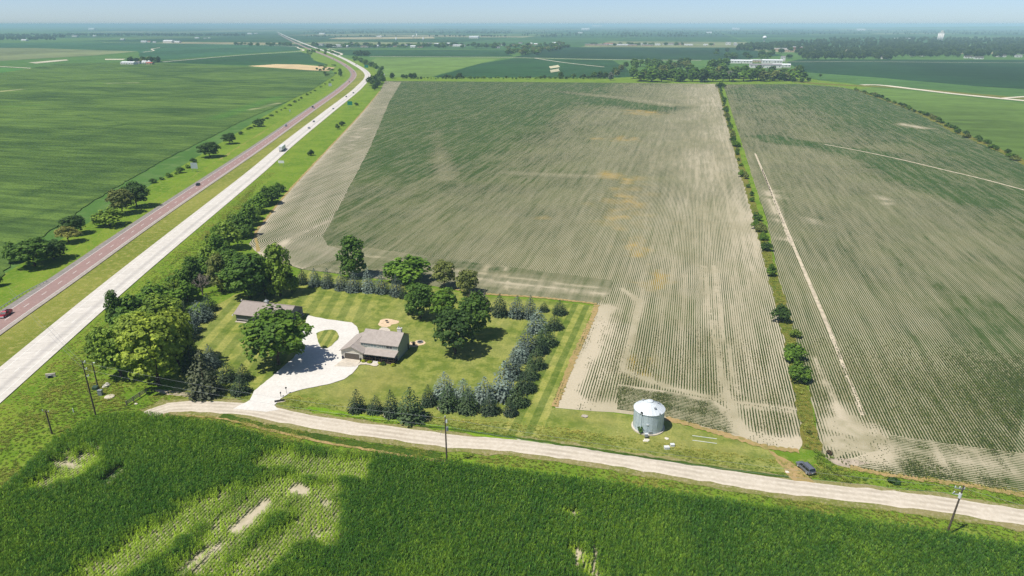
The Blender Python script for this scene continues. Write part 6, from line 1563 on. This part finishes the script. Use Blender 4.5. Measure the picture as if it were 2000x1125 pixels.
# water tower
wt = empty('water_tower', (*G(1492, 86.5), 0.1)); tag(wt, 'white ball-shaped water tower left of the town', 'water tower'); sc_ = depth(1492, 86.5)/FPX
part('column', MB().cyl((0,0,0),(0,0,26),3.0,2.0,n=14), M['far_white'], wt, True)
def ball(r, z, sq, mat, name, par):
    bm = bmesh.new(); bmesh.ops.create_uvsphere(bm, u_segments=20, v_segments=12, radius=r); [setattr(v, 'co', Vector((v.co.x, v.co.y, v.co.z*sq+z))) for v in bm.verts]
    me = bpy.data.meshes.new(name); bm.to_mesh(me); bm.free(); me.materials.append(mat); me.polygons.foreach_set('use_smooth', [True]*len(me.polygons)); return link(name, me, par)
ball(10.5, 33, 0.75, M['far_roof_white'], 'tank', wt); part('vent', MB().cyl((0,0,40.5),(0,0,42),0.8), M['far_white'], wt)
# long pale buildings on the far road
j = 0
for k, (px, py, w, h) in enumerate(((1152,89,50,6),(1172,89,80,5),(1190,88,60,7),(1215,89,60,5),(1235,89.5,44,5),(1256,88,46,8),(1264,90,50,5),(1284,89,26,6),(1305,88,60,5),(1322,88,70,8),(1345,89,40,5),(1378,89,20,5),(1392,88.5,18,6),(1422,88,24,14),(1436,87,14,9),(1440,89,30,5))):
    B(px, py, w, 24, h, 1.5 if h < 8 else 0, random.choice(('far_white','far_tan','far_white')), 'far_roof_red' if k == 2 else random.choice(('far_roof_white','far_roof_white','far_roof_grey')), f'{nth[k] if k < 12 else ords[k]} pale building from the left in the long row on the far road' if k != 2 else 'red-roofed building in the long pale row on the far road', 'building', 'pale buildings on the far road')
# village houses
vill = ((615,88.5),(626,89),(640,88),(655,91.5),(662,92),(675,92),(685,88.5),(708,92),(716,92),(735,91),(757,92),(771,92),(790,91),(798,87.5),(806,93),(820,93),(832,86),(838,87),(852,88),(874,87),(880,90),(893,91),(905,91),(972,94),(978,89),(1000,90),(1016,85),(1035,87),(1046,88),(1082,86),(1090,90))
for k, (px, py) in enumerate(vill):
    B(px, py, random.uniform(14, 26) if px not in (655, 893) else 48, random.uniform(12, 18), random.uniform(4, 7), 2.5, random.choice(('far_white','far_tan','far_white')), random.choice(('far_roof_white','far_roof_grey','far_roof_dark')) if px not in (655, 893) else 'far_roof_white',
      'small house among the trees of the village on the far road' if px not in (655, 893) else ('white barn at the left end of the village' if px == 655 else 'large white shed in the middle of the village'), 'house', 'village houses', 'village_house')
# lone farmstead in the west corn
B(248,126,40,16,5,2,'far_white','far_roof_white','long white shed at the left of the lone west farmstead','shed'); B(291,126,18,10,4,1.5,'far_tan','far_roof_red','small tan shed at the right of the lone west farmstead','shed'); B(268,125,12,10,4,2,'far_white','far_roof_grey','small white house under the trees of the west farmstead','house')
for k, px in enumerate((281,285,292)):
    o = empty('farm_bin', (*G(px, 125.5), 0.1)); tag(o, ('left','middle','right')[k]+' of the three pale grain bins at the west farmstead', 'grain bin', 'bins at the west farmstead'); part('wall', MB().cyl((0,0,0),(0,0,7),4.5,n=18), M['far_white'], o, True); part('roof', MB().cyl((0,0,7),(0,0,9.5),4.7,0.6,n=18), M['far_roof_white'], o)
for k, (px, py, w, rf) in enumerate(((280,83,36,'far_roof_white'),(289,83,30,'far_roof_red'),(301,83.5,20,'far_roof_white'),(327,83.5,58,'far_roof_white'),(345,83.5,36,'far_roof_white'),(384,75,32,'far_roof_white'),(400,75.5,20,'far_roof_grey'),(408,75,20,'far_roof_white'),(238,78,30,'far_roof_white'),(145,72,50,'far_roof_grey'),(184,71,30,'far_roof_white'),(46,80,40,'far_roof_white'),(178,58.5,130,'far_roof_white'),(740,72.5,40,'far_roof_white'),(925,75,70,'far_roof_white'),(1143,59,140,'far_roof_white'),(1165,53.5,300,'far_roof_white'),(1133,65,50,'far_roof_white'),(1682,60,120,'far_roof_white'),(1437,58,130,'far_roof_white'),(1385,65,60,'far_roof_white'),(628,67.5,60,'far_roof_white'),(487,67,50,'far_roof_white'),(499,66,40,'far_roof_grey'))):
    loc = ('far' if py < 70 else 'distant')+' white farm building '+('left of the highway' if px < 500 else 'between highway and village' if px < 800 else 'beyond the village' if px < 1200 else 'beyond the town')
    B(px, py, w, w*0.5, w*0.16+1, w*0.06, 'far_white', rf, f'{loc}, number {k+1} from the left' if False else loc, 'farm building', 'distant farm buildings '+('west' if px < 500 else 'north' if px < 1200 else 'east'), 'distant_barn', windows=False)
# small wind-blown silos and masts in the village
for k, (px, py, h) in enumerate(((774,80,18),(807,75,22),(814,73,24),(827,80,20))):
    o = empty('silo', (*G(px, py), 0.1)); tag(o, f'{nth[k]} pale slim silo from the left above the village', 'silo', 'slim silos above the village'); part('wall', MB().cyl((0,0,0),(0,0,h),4.5,n=12), M['far_white'], o, True); part('dome', MB().cyl((0,0,h),(0,0,h+3),4.5,1.0,n=12), M['far_roof_white'], o, True)

# far low ridge on the horizon at the right
def ridge(name, e0, e1, n0, hmax, sd):
    n = 60; vs_, fs_ = [], []
    for i in range(n+1):
        t = i/n; e = e0+(e1-e0)*t; hh = hmax*(0.35+0.65*float(fbm(np.array([t*4.0+sd]), np.array([sd*1.7]), 3)[0]))*min(1, 4*t, 4*(1-t))
        for q, z in ((0, 0.05), (1500, hh*0.7), (3500, hh), (6500, 0.05)): vs_.append((e, n0+q, z))
    for i in range(n):
        for j in range(3): fs_.append((i*4+j, i*4+4+j, i*4+5+j, i*4+1+j))
    me = bpy.data.meshes.new(name); me.from_pydata(vs_, [], fs_); me.materials.append(M['far_grass']); me.polygons.foreach_set('use_smooth', [True]*len(fs_)); tag(link(name, me), kind='structure')
ridge('far_hills', 3000, 26000, 17000, 95, 3); ridge('far_hills', -24000, -2000, 22000, 60, 8)

# ------------------------------------------------------------------ haze: the summer air between camera and horizon
hz = MB().box(-44000, 44000, -2500, 48000, -1.5, 108.0)
t = NT('haze_air'); t.t.nodes.remove(t.out); out = t.t.nodes.new('ShaderNodeOutputMaterial')
pv = t.n('VolumePrincipled'); pv.inputs['Color'].default_value = (0.58, 0.83, 1.0, 1); pv.inputs['Density'].default_value = HAZE; pv.inputs['Anisotropy'].default_value = -0.3
t.t.links.new(pv.outputs[0], out.inputs['Volume'])
tag(hz.build('haze', t.m), kind='stuff')
